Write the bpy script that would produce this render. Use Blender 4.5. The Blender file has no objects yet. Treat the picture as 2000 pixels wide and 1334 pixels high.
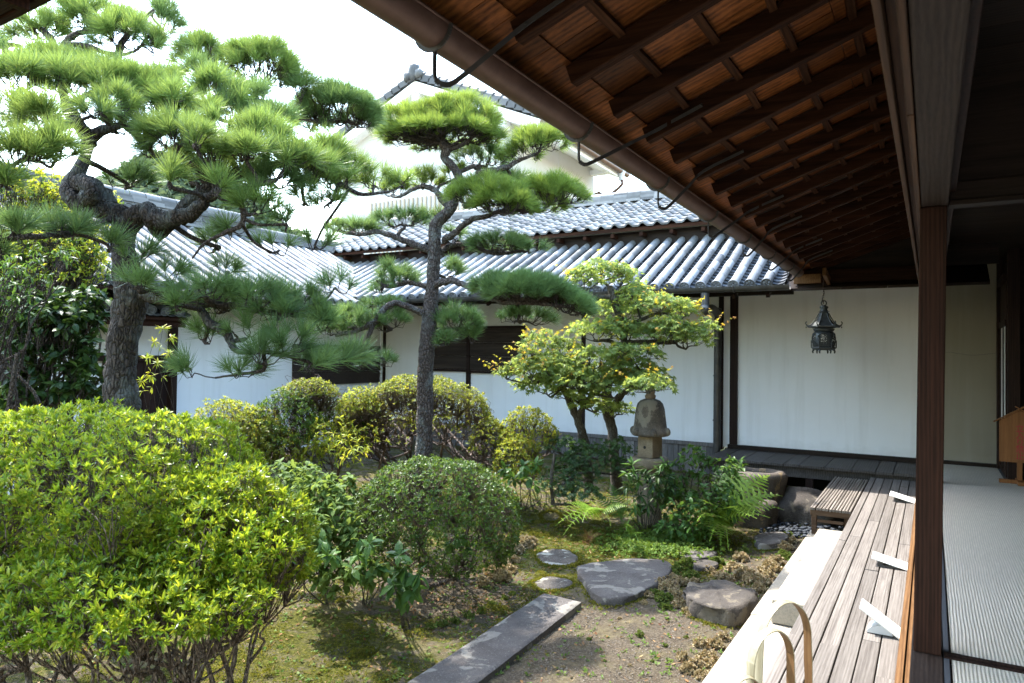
import bpy, math, random
import numpy as np
from mathutils import Matrix, Vector, noise as mnoise

SC = bpy.context.scene
COL = SC.collection
rng = np.random.default_rng(7)
random.seed(7)

# ------------------------------------------------------------------ camera
F = 1371.0
_yaw, _pit, _rol = (math.radians(a) for a in (30.864, 1.133, 0.7526))
CF = np.array([-math.sin(_yaw)*math.cos(_pit), math.cos(_yaw)*math.cos(_pit), math.sin(_pit)])
_r = np.array([math.cos(_yaw), math.sin(_yaw), 0.0]); _u = np.cross(_r, CF)
CR = math.cos(_rol)*_r + math.sin(_rol)*_u
CU = -math.sin(_rol)*_r + math.cos(_rol)*_u
CP = np.array([0.0, 0.0, 2.05])
cam = bpy.data.cameras.new('camera'); cam.sensor_width = 36; cam.lens = F*36/2000
cam.clip_start = 0.05; cam.clip_end = 2000
cam.dof.use_dof = True; cam.dof.focus_distance = 6.5; cam.dof.aperture_fstop = 5.6
camo = bpy.data.objects.new('camera', cam); COL.objects.link(camo)
camo.matrix_world = Matrix(((CR[0], CU[0], -CF[0], CP[0]), (CR[1], CU[1], -CF[1], CP[1]), (CR[2], CU[2], -CF[2], CP[2]), (0, 0, 0, 1)))
SC.camera = camo

# ------------------------------------------------------------------ light
SUN = np.array([-0.58, 0.12, 1.0]); SUN /= np.linalg.norm(SUN)
elev = math.asin(SUN[2])
w = bpy.data.worlds.new("World"); SC.world = w; w.use_nodes = True
wn = w.node_tree
sky = wn.nodes.new('ShaderNodeTexSky'); sky.sky_type = 'NISHITA'; sky.sun_disc = False
sky.sun_elevation = elev; sky.sun_rotation = math.atan2(SUN[0], SUN[1])
sky.air_density = 1.9; sky.dust_density = 1.6; sky.ozone_density = 3.5
bg = wn.nodes['Background']; bg.inputs['Strength'].default_value = 0.15
wn.links.new(sky.outputs['Color'], bg.inputs['Color'])
sl = bpy.data.lights.new('sun', 'SUN'); sl.energy = 2.0; sl.angle = math.radians(0.6); sl.color = (1.0, 0.965, 0.91)
so = bpy.data.objects.new('sun', sl); COL.objects.link(so)
so.rotation_euler = Vector(SUN).to_track_quat('Z', 'Y').to_euler()
so.location = (-6, 2, 12)
SC.view_settings.view_transform = 'Standard'; SC.view_settings.look = 'None'
SC.view_settings.exposure = 2.97; SC.view_settings.gamma = 1.0
SC.view_settings.use_curve_mapping = False
SC.render.engine = 'CYCLES'
SC.cycles.max_bounces = 10; SC.cycles.diffuse_bounces = 6; SC.cycles.transmission_bounces = 6
SC.cycles.glossy_bounces = 3; SC.cycles.transparent_max_bounces = 8
SC.cycles.use_denoising = True; SC.cycles.sample_clamp_indirect = 6.0
SC.cycles.caustics_reflective = False; SC.cycles.caustics_refractive = False

# ------------------------------------------------------------------ helpers: rays of the photograph, to place things at real distances
def ray(x, y): return CF + (x-1000)/F*CR + (667-y)/F*CU
def dep(x, y, d): return CP + ray(x, y)*d
def onz(x, y, z): r = ray(x, y); return CP + r*(z-CP[2])/r[2]
def ony(x, y, Y): r = ray(x, y); return CP + r*Y/r[1]
def onx(x, y, X): r = ray(x, y); return CP + r*X/r[0]
def A(*v): return np.array(v, float)
def unit(v):
    v = np.asarray(v, float); n = np.linalg.norm(v, axis=-1, keepdims=True); return v/np.maximum(n, 1e-9)
RH = unit(A(CR[0], CR[1], 0)); FH = unit(A(CF[0], CF[1], 0)); UP = A(0, 0, 1)

class MB:
    def __init__(s): s.V = []; s.F = []; s.n = 0
    def add(s, v, f, smooth=False):
        v = np.asarray(v, float).reshape(-1, 3); f = np.asarray(f, np.int64)
        s.F.append((f + s.n, smooth)); s.V.append(v); s.n += len(v)
    def faces(s, f, smooth=False): s.F.append((np.asarray(f, np.int64), smooth))
    def build(s, name, mat, parent=None, origin=None):
        V = np.concatenate(s.V); o = A(0, 0, 0)
        if parent is not None: o = np.array(parent['_w'])
        elif origin is not None: o = np.asarray(origin, float)
        V = V - o
        me = bpy.data.meshes.new(name); me.vertices.add(len(V))
        me.vertices.foreach_set('co', V.astype(np.float32).ravel())
        li = np.concatenate([f.ravel() for f, _ in s.F]); lt = np.concatenate([np.full(len(f), f.shape[1]) for f, _ in s.F])
        sm = np.concatenate([np.full(len(f), q) for f, q in s.F])
        me.loops.add(len(li)); me.loops.foreach_set('vertex_index', li.astype(np.int32))
        me.polygons.add(len(lt)); st = np.concatenate([[0], np.cumsum(lt)[:-1]])
        me.polygons.foreach_set('loop_start', st.astype(np.int32))
        me.polygons.foreach_set('use_smooth', sm.astype(bool))
        me.update(calc_edges=True); me.validate()
        me.materials.append(mat)
        ob = bpy.data.objects.new(name, me); COL.objects.link(ob)
        if parent is not None: ob.parent = parent
        else: ob.location = o
        ob['_w'] = [float(a) for a in o]
        return ob

def tag(o, label=None, cat=None, group=None, kind=None):
    if label: o['label'] = label
    if cat: o['category'] = cat
    if group: o['group'] = group
    if kind: o['kind'] = kind
    return o
def empty(name, loc, label, cat, group=None):
    o = bpy.data.objects.new(name, None); COL.objects.link(o); o.location = tuple(map(float, loc)); o.empty_display_size = .1
    o['_w'] = [float(a) for a in loc]
    return tag(o, label, cat, group)
def copy_thing(o, loc, label, rz=0.0):
    c = o.copy(); COL.objects.link(c); c.location = tuple(map(float, loc)); c.rotation_euler[2] += rz
    if label: c['label'] = label
    for ch in list(o.children):
        d = ch.copy(); COL.objects.link(d); d.parent = c
        for g in list(ch.children):
            e = g.copy(); COL.objects.link(e); e.parent = d
    return c

BOXF = [(0, 3, 2, 1), (4, 5, 6, 7), (0, 1, 5, 4), (1, 2, 6, 5), (2, 3, 7, 6), (3, 0, 4, 7)]
def box(mb, lo, hi, j=0.0):
    (x0, y0, z0), (x1, y1, z1) = lo, hi
    v = A(*[(x0, y0, z0), (x1, y0, z0), (x1, y1, z0), (x0, y1, z0), (x0, y0, z1), (x1, y0, z1), (x1, y1, z1), (x0, y1, z1)])
    if j: v = v + rng.normal(0, j, v.shape)
    mb.add(v, BOXF)
def beam(mb, p, q, wd, h, up=(0, 0, 1), taper=1.0):
    """bar from p to q: wd across, h along up (centred)"""
    p = A(*p); q = A(*q); t = unit(q-p); s = unit(np.cross(t, up)); u = np.cross(s, t)
    v = []
    for c, k in ((p, 1.0), (q, taper)):
        v += [c - s*wd/2*k - u*h/2*k, c + s*wd/2*k - u*h/2*k, c + s*wd/2*k + u*h/2*k, c - s*wd/2*k + u*h/2*k]
    mb.add(v, [(0, 1, 2, 3), (7, 6, 5, 4), (0, 4, 5, 1), (1, 5, 6, 2), (2, 6, 7, 3), (3, 7, 4, 0)])
def bevel(o, wd=0.004, seg=2):
    m = o.modifiers.new('bevel', 'BEVEL'); m.width = wd; m.segments = seg; m.limit_method = 'ANGLE'; return o
def spline(P, n):
    """Catmull-Rom through rows of P (any columns), n points a span"""
    P = np.asarray(P, float); Q = np.vstack([2*P[0]-P[1], P, 2*P[-1]-P[-2]]); out = []
    for i in range(1, len(Q)-2):
        t = np.linspace(0, 1, n, endpoint=False)[:, None]
        a, b, c, d = Q[i-1], Q[i], Q[i+1], Q[i+2]
        out.append(.5*((2*b) + (c-a)*t + (2*a-5*b+4*c-d)*t**2 + (3*b-a-3*c+d)*t**3))
    out.append(P[-1:]); return np.vstack(out)
def frames(P):
    T = unit(np.gradient(P, axis=0)); N = np.zeros_like(P)
    a = A(0, 0, 1) if abs(T[0][2]) < .9 else A(1, 0, 0)
    N[0] = unit(np.cross(T[0], a))
    for i in range(1, len(P)):
        v = N[i-1] - T[i]*np.dot(N[i-1], T[i]); N[i] = v/max(np.linalg.norm(v), 1e-9)
    return T, N, np.cross(T, N)
def tube(mb, P, R, k=8, cap=True, smooth=True, rough=0.0, rs=8.0):
    P = np.asarray(P, float); R = np.broadcast_to(np.asarray(R, float), (len(P),))
    T, N, B = frames(P); a = np.linspace(0, 2*math.pi, k, endpoint=False)
    ring = (np.cos(a)[None, :, None]*N[:, None, :] + np.sin(a)[None, :, None]*B[:, None, :])
    RR = np.repeat(R[:, None], k, 1)
    if rough:
        for i in range(len(P)):
            for jx in range(k):
                p = P[i] + ring[i, jx]*R[i]
                d = mnoise.voronoi(Vector((p[0]*rs*1.5, p[1]*rs*1.5, p[2]*rs*.8)))[0]
                RR[i, jx] *= 1 + rough*(min(1.0, (d[1]-d[0])*2.2)-.55) + rough*.8*mnoise.noise(Vector(p*4.0))
    V = (P[:, None, :] + ring*RR[:, :, None]).reshape(-1, 3)
    i = np.arange(len(P)-1)[:, None]*k; jj = np.arange(k)[None, :]; j2 = (jj+1) % k
    f = np.stack([i+jj, i+j2, i+k+j2, i+k+jj], -1).reshape(-1, 4)
    b = mb.n; mb.add(V, f, smooth)
    if cap:
        mb.add(V[:k], [list(range(k))[::-1]]); mb.add(V[-k:], [list(range(k))])
def twig(mb, p, q, r0, r1, sag=0.0, wig=0.0, n=5, k=4):
    p = np.asarray(p, float); q = np.asarray(q, float); t = np.linspace(0, 1, n)[:, None]
    P = p*(1-t) + q*t; L = np.linalg.norm(q-p)
    P[:, 2] += (sag*L*4*t*(1-t))[:, 0]
    if wig: P[1:-1] += rng.normal(0, wig*L, (n-2, 3))
    tube(mb, P, np.linspace(r0, r1, n), k, cap=False)
def lathe(mb, prof, c, k=24, smooth=True, phase=0.0, sq=None, cap=True):
    """prof rows (r, z); sq(angle) multiplies the radius"""
    a = np.linspace(0, 2*math.pi, k, endpoint=False) + phase; m = np.ones(k) if sq is None else np.array([sq(x) for x in a])
    V = np.concatenate([np.stack([c[0]+r*m*np.cos(a), c[1]+r*m*np.sin(a), np.full(k, c[2]+z)], 1) for r, z in prof])
    n = len(prof); i = np.arange(n-1)[:, None]*k; jj = np.arange(k)[None, :]; j2 = (jj+1) % k
    f = np.stack([i+jj, i+j2, i+k+j2, i+k+jj], -1).reshape(-1, 4)
    b = mb.n; mb.add(V, f, smooth)
    if cap:
        mb.add(V[:k], [list(range(k))[::-1]]); mb.add(V[-k:], [list(range(k))])
def grid(mb, nx, ny, fn, smooth=True):
    u = np.linspace(0, 1, nx+1); v = np.linspace(0, 1, ny+1)
    V = np.array([fn(a, b) for b in v for a in u])
    i = np.arange(ny)[:, None]*(nx+1); j = np.arange(nx)[None, :]
    mb.add(V, np.stack([i+j, i+j+1, i+j+nx+2, i+j+nx+1], -1).reshape(-1, 4), smooth)
def rots(axis, N=None, roll=None):
    """frames (n,3,3), columns x,y,z with y along axis"""
    y = unit(axis); n = len(y)
    a = rng.normal(0, 1, (n, 3)) if N is None else np.broadcast_to(N, (n, 3)) + 0
    x = unit(np.cross(y, a)); z = np.cross(x, y)
    return np.stack([x, y, z], -1)
def scatter(mb, tv, tf, pos, M, sc, smooth=False):
    """copies of a template: pos (n,3), M (n,3,3), sc (n,) or (n,3)"""
    tv = np.asarray(tv, float); sc = np.asarray(sc, float)
    if sc.ndim == 1: sc = sc[:, None]
    V = np.einsum('nij,nkj->nki', M, tv[None]*sc[:, None, :]) + pos[:, None, :]
    k = len(tv)
    for f in tf:
        f = np.asarray(f); mb.F.append(((f[None] + (np.arange(len(pos))*k)[:, None, None] + mb.n).reshape(-1, f.shape[1]), smooth))
    mb.V.append(V.reshape(-1, 3)); mb.n += k*len(pos)
def ico(mb, c, s, sub=3, amp=.15, fr=1.5, seed=0.0, flat=0.0, rot=0.0, amp2=.05):
    import bmesh
    bm = bmesh.new(); bmesh.ops.create_icosphere(bm, subdivisions=sub, radius=1)
    V = np.array([v.co[:] for v in bm.verts]); Fc = np.array([[v.index for v in f.verts] for f in bm.faces]); bm.free()
    out = []
    for p in V:
        q = Vector(p)*fr + Vector((seed, seed*1.7, seed*.3))
        d = 1 + amp*mnoise.noise(q)*1.6 + amp2*mnoise.fractal(q*3, 1.0, 2.0, 4)
        p = p*d
        if flat: p[2] = np.sign(p[2])*abs(p[2])**flat
        out.append(p)
    V = np.array(out)*np.array(s); cr, sr = math.cos(rot), math.sin(rot)
    V = np.stack([V[:, 0]*cr - V[:, 1]*sr, V[:, 0]*sr + V[:, 1]*cr, V[:, 2]], 1) + np.array(c)
    mb.add(V, Fc, True)
# ------------------------------------------------------------------ materials
class NT:
    def __init__(s, name):
        s.m = bpy.data.materials.new(name); s.m.use_nodes = True; s.t = s.m.node_tree; s.t.nodes.clear()
        s.out = s.t.nodes.new('ShaderNodeOutputMaterial')
    def n(s, typ, **kw):
        nd = s.t.nodes.new('ShaderNode'+typ)
        for k, v in kw.items():
            if k.startswith('_'): setattr(nd, k[1:], v)
            else:
                key = int(k[1:]) if k[0] == 'i' and k[1:].isdigit() else k.replace('__', ' ')
                s.put(nd.inputs[key], v)
        return nd
    def put(s, sock, v):
        if isinstance(v, bpy.types.NodeSocket): s.t.links.new(v, sock)
        elif isinstance(v, bpy.types.Node): s.t.links.new(v.outputs[0], sock)
        else:
            if isinstance(v, (tuple, list)) and len(v) == 3 and sock.type == 'RGBA': v = (*v, 1)
            sock.default_value = v
    def obj(s): return s.n('TexCoord').outputs['Object']
    def map(s, vec, scale=(1, 1, 1), loc=(0, 0, 0), rot=(0, 0, 0)):
        return s.n('Mapping', Vector=vec, Scale=scale, Location=loc, Rotation=rot).outputs[0]
    def noise(s, vec, sc, det=4, rough=.55, dist=0.0, col=False):
        nd = s.n('TexNoise', Vector=vec, Scale=sc, Detail=det, Roughness=rough, Distortion=dist); return nd.outputs[1 if col else 0]
    def ramp(s, fac, stops, interp='LINEAR'):
        r = s.n('ValToRGB', Fac=fac); e = r.color_ramp.elements; r.color_ramp.interpolation = interp
        while len(e) < len(stops): e.new(.5)
        for k, (p, c) in zip(e, stops):
            k.position = p; k.color = (*c, 1) if len(c) == 3 else (c[0],)*3+(1,)
        return r.outputs[0]
    def mix(s, f, a, b, mode='MIX'):
        nd = s.n('Mix', _data_type='RGBA', _blend_type=mode); s.put(nd.inputs[0], f); s.put(nd.inputs[6], a); s.put(nd.inputs[7], b); return nd.outputs[2]
    def math(s, op, a, b=0.0, c=0.0, clamp=False):
        nd = s.n('Math', _operation=op, _use_clamp=clamp); s.put(nd.inputs[0], a); s.put(nd.inputs[1], b); s.put(nd.inputs[2], c); return nd.outputs[0]
    def island(s): return s.n('NewGeometry').outputs['Random Per Island']
    def bump(s, h, st=.3, d=.01): return s.n('Bump', Height=h, Strength=st, Distance=d).outputs[0]
    def fin(s, col, rough=.6, bump=None, spec=.5, metal=0.0, **kw):
        p = s.n('BsdfPrincipled', Base__Color=col, Roughness=rough, Metallic=metal)
        p.inputs['Specular IOR Level'].default_value = spec
        if bump is not None: s.put(p.inputs['Normal'], bump)
        for k, v in kw.items(): s.put(p.inputs[k.replace('__', ' ')], v)
        s.t.links.new(p.outputs[0], s.out.inputs[0]); return s.m

def wood(name, dark, lite, axis='y', grain=22.0, stretch=.06, rough=.6, var=.35, bump=.25, spec=.14, fig=.5):
    t = NT(name); sc = [grain]*3; sc['xyz'.index(axis)] = grain*stretch
    isl = t.island(); off = t.n('CombineXYZ', X=t.math('MULTIPLY', isl, 37.0), Y=t.math('MULTIPLY', isl, 91.0), Z=t.math('MULTIPLY', isl, 53.0)).outputs[0]
    v = t.n('VectorMath', _operation='ADD', i0=t.map(t.obj(), sc), i1=off).outputs[0]
    a = t.noise(v, 1.0, 6, .65, .6); fine = t.noise(v, 5.0, 3, .6)
    wv = t.n('TexWave', _wave_type='BANDS', _bands_direction='X' if axis != 'x' else 'Y', Vector=v, Scale=.55, Distortion=7.0, Detail=3.0).outputs[1]
    f = t.math('ADD', t.math('MULTIPLY', a, 1-fig*.6), t.math('MULTIPLY', wv, fig*.45))
    f = t.math('ADD', f, t.math('MULTIPLY', t.math('SUBTRACT', fine, .5), .5))
    c = t.ramp(f, [(.25, dark), (.75, lite)])
    br = t.math('ADD', t.math('MULTIPLY', isl, var), 1-var*.5)
    c = t.mix(1.0, c, t.n('CombineXYZ', X=br, Y=br, Z=br).outputs[0], 'MULTIPLY')
    patch = t.noise(t.obj(), 2.3, 4, .6)
    c = t.mix(t.math('MULTIPLY', patch, .35), c, t.mix(1.0, c, (.55, .55, .55), 'MULTIPLY'))
    return t.fin(c, t.math('ADD', rough-.1, t.math('MULTIPLY', a, .2)), t.bump(f, bump, .004), spec)

def leafmat(name, cols, trans, tl=.35, rough=.45, spec=.4, patch=None):
    """cols: ramp over a random value of each leaf"""
    t = NT(name); isl = t.island(); n = len(cols)
    c = t.ramp(isl, [(i/(n-1), q) for i, q in enumerate(cols)])
    pn = t.noise(t.obj(), 2.2, 3, .6)
    c = t.mix(1.0, c, t.ramp(pn, [(.3, (.60, .64, .62)), (.7, (1.25, 1.2, 1.1))]), 'MULTIPLY')
    if patch: c = t.mix(t.ramp(t.noise(t.obj(), patch[1], 3, .5), [(.52, (0,)), (.66, (.8,))]), c, patch[0])
    p = t.n('BsdfPrincipled', Base__Color=c, Roughness=rough); p.inputs['Specular IOR Level'].default_value = spec*.5
    tr = t.n('BsdfTranslucent', Color=t.mix(.5, t.mix(1.0, c, (1.9, 1.75, .8), 'MULTIPLY'), trans))
    m = t.n('MixShader', Fac=tl, i1=p.outputs[0], i2=tr.outputs[0])
    t.t.links.new(m.outputs[0], t.out.inputs[0]); return t.m

def bark(name, c0, c1, lich, sc=20.0, lf=.35, squash=.55):
    t = NT(name); o = t.obj(); v = t.map(o, (1, 1, squash))
    dv = t.n('VectorMath', _operation='ADD', i0=v, i1=t.n('VectorMath', _operation='SCALE', i0=t.noise(o, 6.0, 4, .6, 0, True), Scale=.06).outputs[0]).outputs[0]
    vo = t.n('TexVoronoi', _feature='DISTANCE_TO_EDGE', Vector=dv, Scale=sc).outputs[0]
    cell = t.n('TexVoronoi', Vector=dv, Scale=sc).outputs[1]
    nz = t.noise(v, 40.0, 6, .7)
    c = t.ramp(nz, [(.3, c0), (.7, c1)])
    c = t.mix(.12, c, t.n('RGBToBW', Color=cell), 'OVERLAY')
    c = t.mix(t.ramp(vo, [(.0, (.85,)), (.13, (0,))]), c, tuple(.35*a for a in c0))
    li = t.math('MULTIPLY', t.ramp(t.noise(o, 5.0, 6, .72), [(.5, (0,)), (.64, (1,))]), lf)
    c = t.mix(li, c, lich)
    h = t.math('ADD', t.ramp(vo, [(0, (0,)), (.25, (1,))]), t.math('MULTIPLY', nz, .5))
    return t.fin(c, .85, t.bump(h, .9, .02), .25)

def stone(name, c0, c1, c2, sc=3.0, rough=.8, lich=None, speck=.5, bump=.6):
    t = NT(name); o = t.obj()
    a = t.noise(o, sc, 8, .68); b = t.noise(o, sc*28, 4, .75); p = t.noise(o, sc*.7, 3, .5, 1.2)
    c = t.ramp(a, [(.3, c0), (.55, c1), (.75, c2)])
    c = t.mix(speck, c, t.ramp(b, [(.35, (.35, .35, .35)), (.62, (.72, .7, .68))]), 'OVERLAY')
    fl = t.noise(o, 70.0, 3, .6); pit = t.n('TexVoronoi', Vector=t.map(o, (1, 1, 1)), Scale=46.0).outputs[0]
    if lich is not None:
        edge = t.noise(o, 22.0, 5, .7); pm = t.math('ADD', p, t.math('MULTIPLY', t.math('SUBTRACT', edge, .5), .25))
        c = t.mix(t.math('MULTIPLY', t.ramp(pm, [(.54, (0,)), (.58, (1,))]), .8), c, lich)
        c = t.mix(t.math('MULTIPLY', t.ramp(fl, [(.60, (0,)), (.68, (1,))]), .55), c, lich)
    c = t.mix(t.math('MULTIPLY', t.ramp(pit, [(.10, (1,)), (.24, (0,))]), .35), c, tuple(.4*q for q in c0))
    return t.fin(c, rough, t.bump(t.math('ADD', t.math('ADD', a, t.math('MULTIPLY', b, .35)), t.math('MULTIPLY', t.ramp(pit, [(.0, (0,)), (.3, (1,))]), .25)), bump, .02), .3)

def metal(name, col, rough=.5, m=.6, sc=12.0, alt=None):
    t = NT(name); o = t.obj(); a = t.noise(o, sc, 6, .7)
    c = t.ramp(a, [(.35, col), (.7, alt or tuple(x*1.5 for x in col))])
    return t.fin(c, t.math('ADD', rough-.12, t.math('MULTIPLY', a, .3)), t.bump(a, .12, .004), .5, m)

def plaster(name, col, var=.06):
    t = NT(name); o = t.obj(); a = t.noise(o, .8, 5, .6); b = t.noise(o, 60.0, 5, .7); st = t.noise(t.map(o, (5, 5, .35)), 1.2, 5, .65)
    c = t.ramp(a, [(.3, tuple(x*(1-var) for x in col)), (.7, col)])
    c = t.mix(t.math('MULTIPLY', t.ramp(st, [(.5, (0,)), (.8, (1,))]), .22), c, (.47, .45, .40))
    zz = t.n('SeparateXYZ', Vector=o).outputs[2]; sp = t.math('ADD', zz, t.math('MULTIPLY', t.noise(o, 3.0, 5, .7), .5))
    c = t.mix(t.math('MULTIPLY', t.ramp(sp, [(.72, (1,)), (.98, (0,))]), .30), c, (.42, .40, .35))
    return t.fin(c, .85, t.bump(t.math('ADD', b, t.math('MULTIPLY', a, 1.5)), .14, .004), .2)

def tilemat(name, c0, c1, lich=.2):
    t = NT(name); o = t.obj(); isl = t.island(); a = t.noise(o, 9.0, 6, .7); st = t.noise(o, 1.4, 4, .6)
    c = t.ramp(t.math('ADD', t.math('MULTIPLY', isl, .6), t.math('MULTIPLY', a, .4)), [(.2, c0), (.8, c1)])
    c = t.mix(t.math('MULTIPLY', t.ramp(st, [(.5, (0,)), (.72, (1,))]), lich), c, (.10, .10, .085))
    return t.fin(c, t.math('ADD', .45, t.math('MULTIPLY', a, .25)), t.bump(a, .2, .004), .25)

M = {}
M['rafter'] = wood('dark rafter wood', (.014, .006, .004), (.055, .022, .011), 'x', 26, .05, .6, .4, spec=.06)
M['soffit'] = wood('eave board wood', (.05, .014, .004), (.30, .105, .03), 'x', 15, .06, .45, 1.1, .3, fig=.4)
M['batten'] = wood('eave batten wood', (.026, .011, .006), (.085, .035, .016), 'y', 26, .05, .6, .5, spec=.06)
M['post'] = wood('dark brown post wood', (.015, .007, .005), (.050, .021, .014), 'z', 30, .04, .6, .2, .35, spec=.1)
M['beam'] = wood('weathered beam wood', (.028, .019, .015), (.068, .048, .038), 'y', 30, .10, .6, .2, .5, fig=.45)
M['track'] = wood('brown track wood', (.045, .022, .012), (.12, .062, .034), 'y', 30, .04, .55, .4)
M['dark'] = wood('dark interior wood', (.012, .008, .006), (.036, .023, .017), 'x', 20, .05, .55, .5)
M['darkz'] = wood('dark upright wood', (.012, .006, .005), (.042, .021, .015), 'z', 24, .05, .55, .4)
M['darkplank'] = wood('dark veranda planks', (.045, .038, .034), (.115, .10, .09), 'y', 20, .06, .6, .45)
M['deck'] = wood('grey weathered deck', (.09, .077, .068), (.225, .202, .182), 'y', 34, .03, .7, .34, .5, fig=.3)
M['rod'] = wood('grey brown slat', (.10, .085, .072), (.27, .235, .205), 'y', 40, .03, .7, .45, .5)
M['benchw'] = wood('brown bench timber', (.06, .036, .022), (.17, .11, .068), 'x', 24, .06, .65, .3)
M['sill'] = wood('orange brown sill', (.10, .048, .02), (.25, .135, .06), 'y', 28, .035, .6, .2)
M['sign'] = wood('sign board wood', (.18, .075, .027), (.29, .13, .05), 'z', 16, .06, .5, .2, fig=.15)
M['shutter'] = wood('dark shutter boards', (.026, .019, .016), (.075, .056, .046), 'x', 18, .06, .7, .35)
M['wainscot'] = wood('grey wainscot boards', (.10, .09, .085), (.33, .30, .28), 'z', 30, .05, .8, .7, .5)
M['latt'] = wood('pale lattice wood', (.40, .33, .24), (.55, .46, .35), 'z', 20, .05, .7, .3)
M['plaster'] = plaster('white plaster', (.91, .91, .91))
M['plaster2'] = plaster('old white plaster', (.60, .59, .565), .12)
M['tile'] = tilemat('silver grey roof tile', (.085, .086, .088), (.29, .29, .292), .55)
M['pan'] = tilemat('darker pan tile', (.035, .037, .042), (.11, .114, .122), .4)
M['tile3'] = tilemat('old gable tile', (.06, .062, .066), (.15, .152, .158), .5)
M['tileu'] = tilemat('pale wave tile', (.10, .10, .102), (.265, .265, .267), .5)
M['tile2'] = tilemat('weathered ridge tile', (.075, .077, .08), (.20, .20, .202), .5)
M['gutter'] = metal('brown gutter metal', (.10, .055, .042), .45, .3, 8, (.17, .10, .078))
M['gutterg'] = metal('dark grey gutter metal', (.06, .056, .052), .42, .5, 8, (.11, .10, .09))
M['strap'] = metal('grey strap iron', (.045, .043, .043), .6, .15)
M['bronze'] = metal('aged bronze', (.026, .030, .029), .5, .5, 30, (.07, .076, .072))
M['iron'] = metal('rusty chain iron', (.05, .032, .026), .6, .5, 40)
M['curb'] = stone('pale cut stone', (.235, .205, .16), (.295, .265, .215), (.345, .315, .265), 2.0, .8, None, .4, .25)
M['slab'] = stone('grey slab stone', (.055, .047, .043), (.09, .08, .073), (.135, .122, .11), 4.0, .85, (.23, .21, .175), .6, .8)
M['lichen'] = stone('lichened stepping stone', (.05, .042, .036), (.085, .073, .062), (.12, .105, .09), 6.0, .9, (.36, .35, .29), .6, .9)
M['rock'] = stone('brown garden rock', (.034, .028, .024), (.062, .053, .045), (.11, .092, .072), 4.0, .85, (.15, .125, .09), .65, 1.0)
M['basin'] = stone('dark basin stone', (.045, .038, .032), (.085, .07, .058), (.15, .12, .09), 4.0, .7, (.24, .17, .085), .55, 1.0)
M['lantern'] = stone('speckled lantern granite', (.10, .078, .055), (.19, .15, .10), (.28, .225, .155), 5.0, .85, None, .95, .9)
M['lanterncap'] = stone('dark lantern granite', (.035, .030, .025), (.095, .081, .066), (.165, .142, .112), 5.0, .85, (.2, .175, .135), .95, .9)
M['grit'] = stone('soil grit', (.10, .085, .07), (.22, .19, .155), (.40, .36, .30), 9.0, .9, None, .3, .1)
M['pebble'] = stone('blue grey pebbles', (.018, .022, .028), (.034, .04, .05), (.06, .067, .077), 8.0, .75, None, .2, .1)
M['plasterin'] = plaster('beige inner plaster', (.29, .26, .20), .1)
M['white'] = NT('white card').fin((.82, .81, .76), .5)
M['greyplastic'] = NT('grey stand').fin((.55, .56, .56), .4)
M['blackstand'] = NT('dark stand').fin((.06, .055, .05), .5)
M['redpaint'] = NT('red sign paint').fin((.30, .012, .02), .55)
M['inkgrey'] = NT('faint ink').fin((.45, .45, .45), .6)
M['void'] = NT('near black shade fill').fin((.02, .018, .015), .9)  # shade as colour: fills the dark under floors and the lantern hole
M['hem'] = NT('mat border cloth').fin((.055, .06, .07), .8)
M['paper'] = NT('shoji paper').fin((.78, .78, .74), .8)
def bamboo():
    t = NT('split bamboo'); o = t.obj(); a = t.noise(t.map(o, (40, 40, 4)), 1.0, 4, .6); b = t.noise(o, 14.0, 4, .6)
    c = t.ramp(a, [(.3, (.24, .205, .13)), (.7, (.34, .305, .215))]); return t.fin(t.mix(t.ramp(b, [(.6, (0,)), (.72, (.5,))]), c, (.17, .115, .05)), .4, t.bump(a, .1, .002), .5)
M['bamboo'] = bamboo()
def bambooin():
    t = NT('bamboo inner face'); o = t.obj(); a = t.noise(t.map(o, (60, 60, 5)), 1.0, 5, .65); b = t.noise(o, 25.0, 4, .6)
    c = t.ramp(a, [(.3, (.11, .052, .018)), (.7, (.21, .112, .045))]); return t.fin(t.mix(t.ramp(b, [(.6, (0,)), (.7, (.7,))]), c, (.13, .065, .025)), .6, t.bump(a, .2, .002), .3)
M['bambooin'] = bambooin()
def tatami():
    t = NT('woven rush mat'); o = t.obj(); wob = t.n('VectorMath', _operation='SCALE', i0=t.noise(t.map(o, (1.4, .5, 1)), 1.0, 3, .6, 0, True), Scale=.045).outputs[0]; sep = t.n('SeparateXYZ', Vector=t.n('VectorMath', _operation='ADD', i0=o, i1=wob).outputs[0])
    sx = t.math('SINE', t.math('MULTIPLY', sep.outputs[0], 2*math.pi/.0165)); sy = t.math('SINE', t.math('MULTIPLY', sep.outputs[1], 2*math.pi/.03))
    n1 = t.noise(t.map(o, (90, 6, 1)), 1.0, 4, .7); n2 = t.noise(o, 1.8, 4, .6); n3 = t.noise(o, 160.0, 3, .7)
    c = t.ramp(n1, [(.3, (.58, .515, .42)), (.7, (.77, .695, .58))])
    c = t.mix(t.math('MULTIPLY', t.ramp(sx, [(.2, (1,)), (.75, (0,))]), .5), c, (.36, .335, .30))
    c = t.mix(t.math('MULTIPLY', n2, .4), c, (.42, .38, .32))
    h = t.math('ADD', t.math('ADD', t.math('MULTIPLY', sx, .6), t.math('MULTIPLY', sy, .12)), n3)
    return t.fin(c, .75, t.bump(h, .55, .006), .3)
M['tatami'] = tatami()
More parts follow.
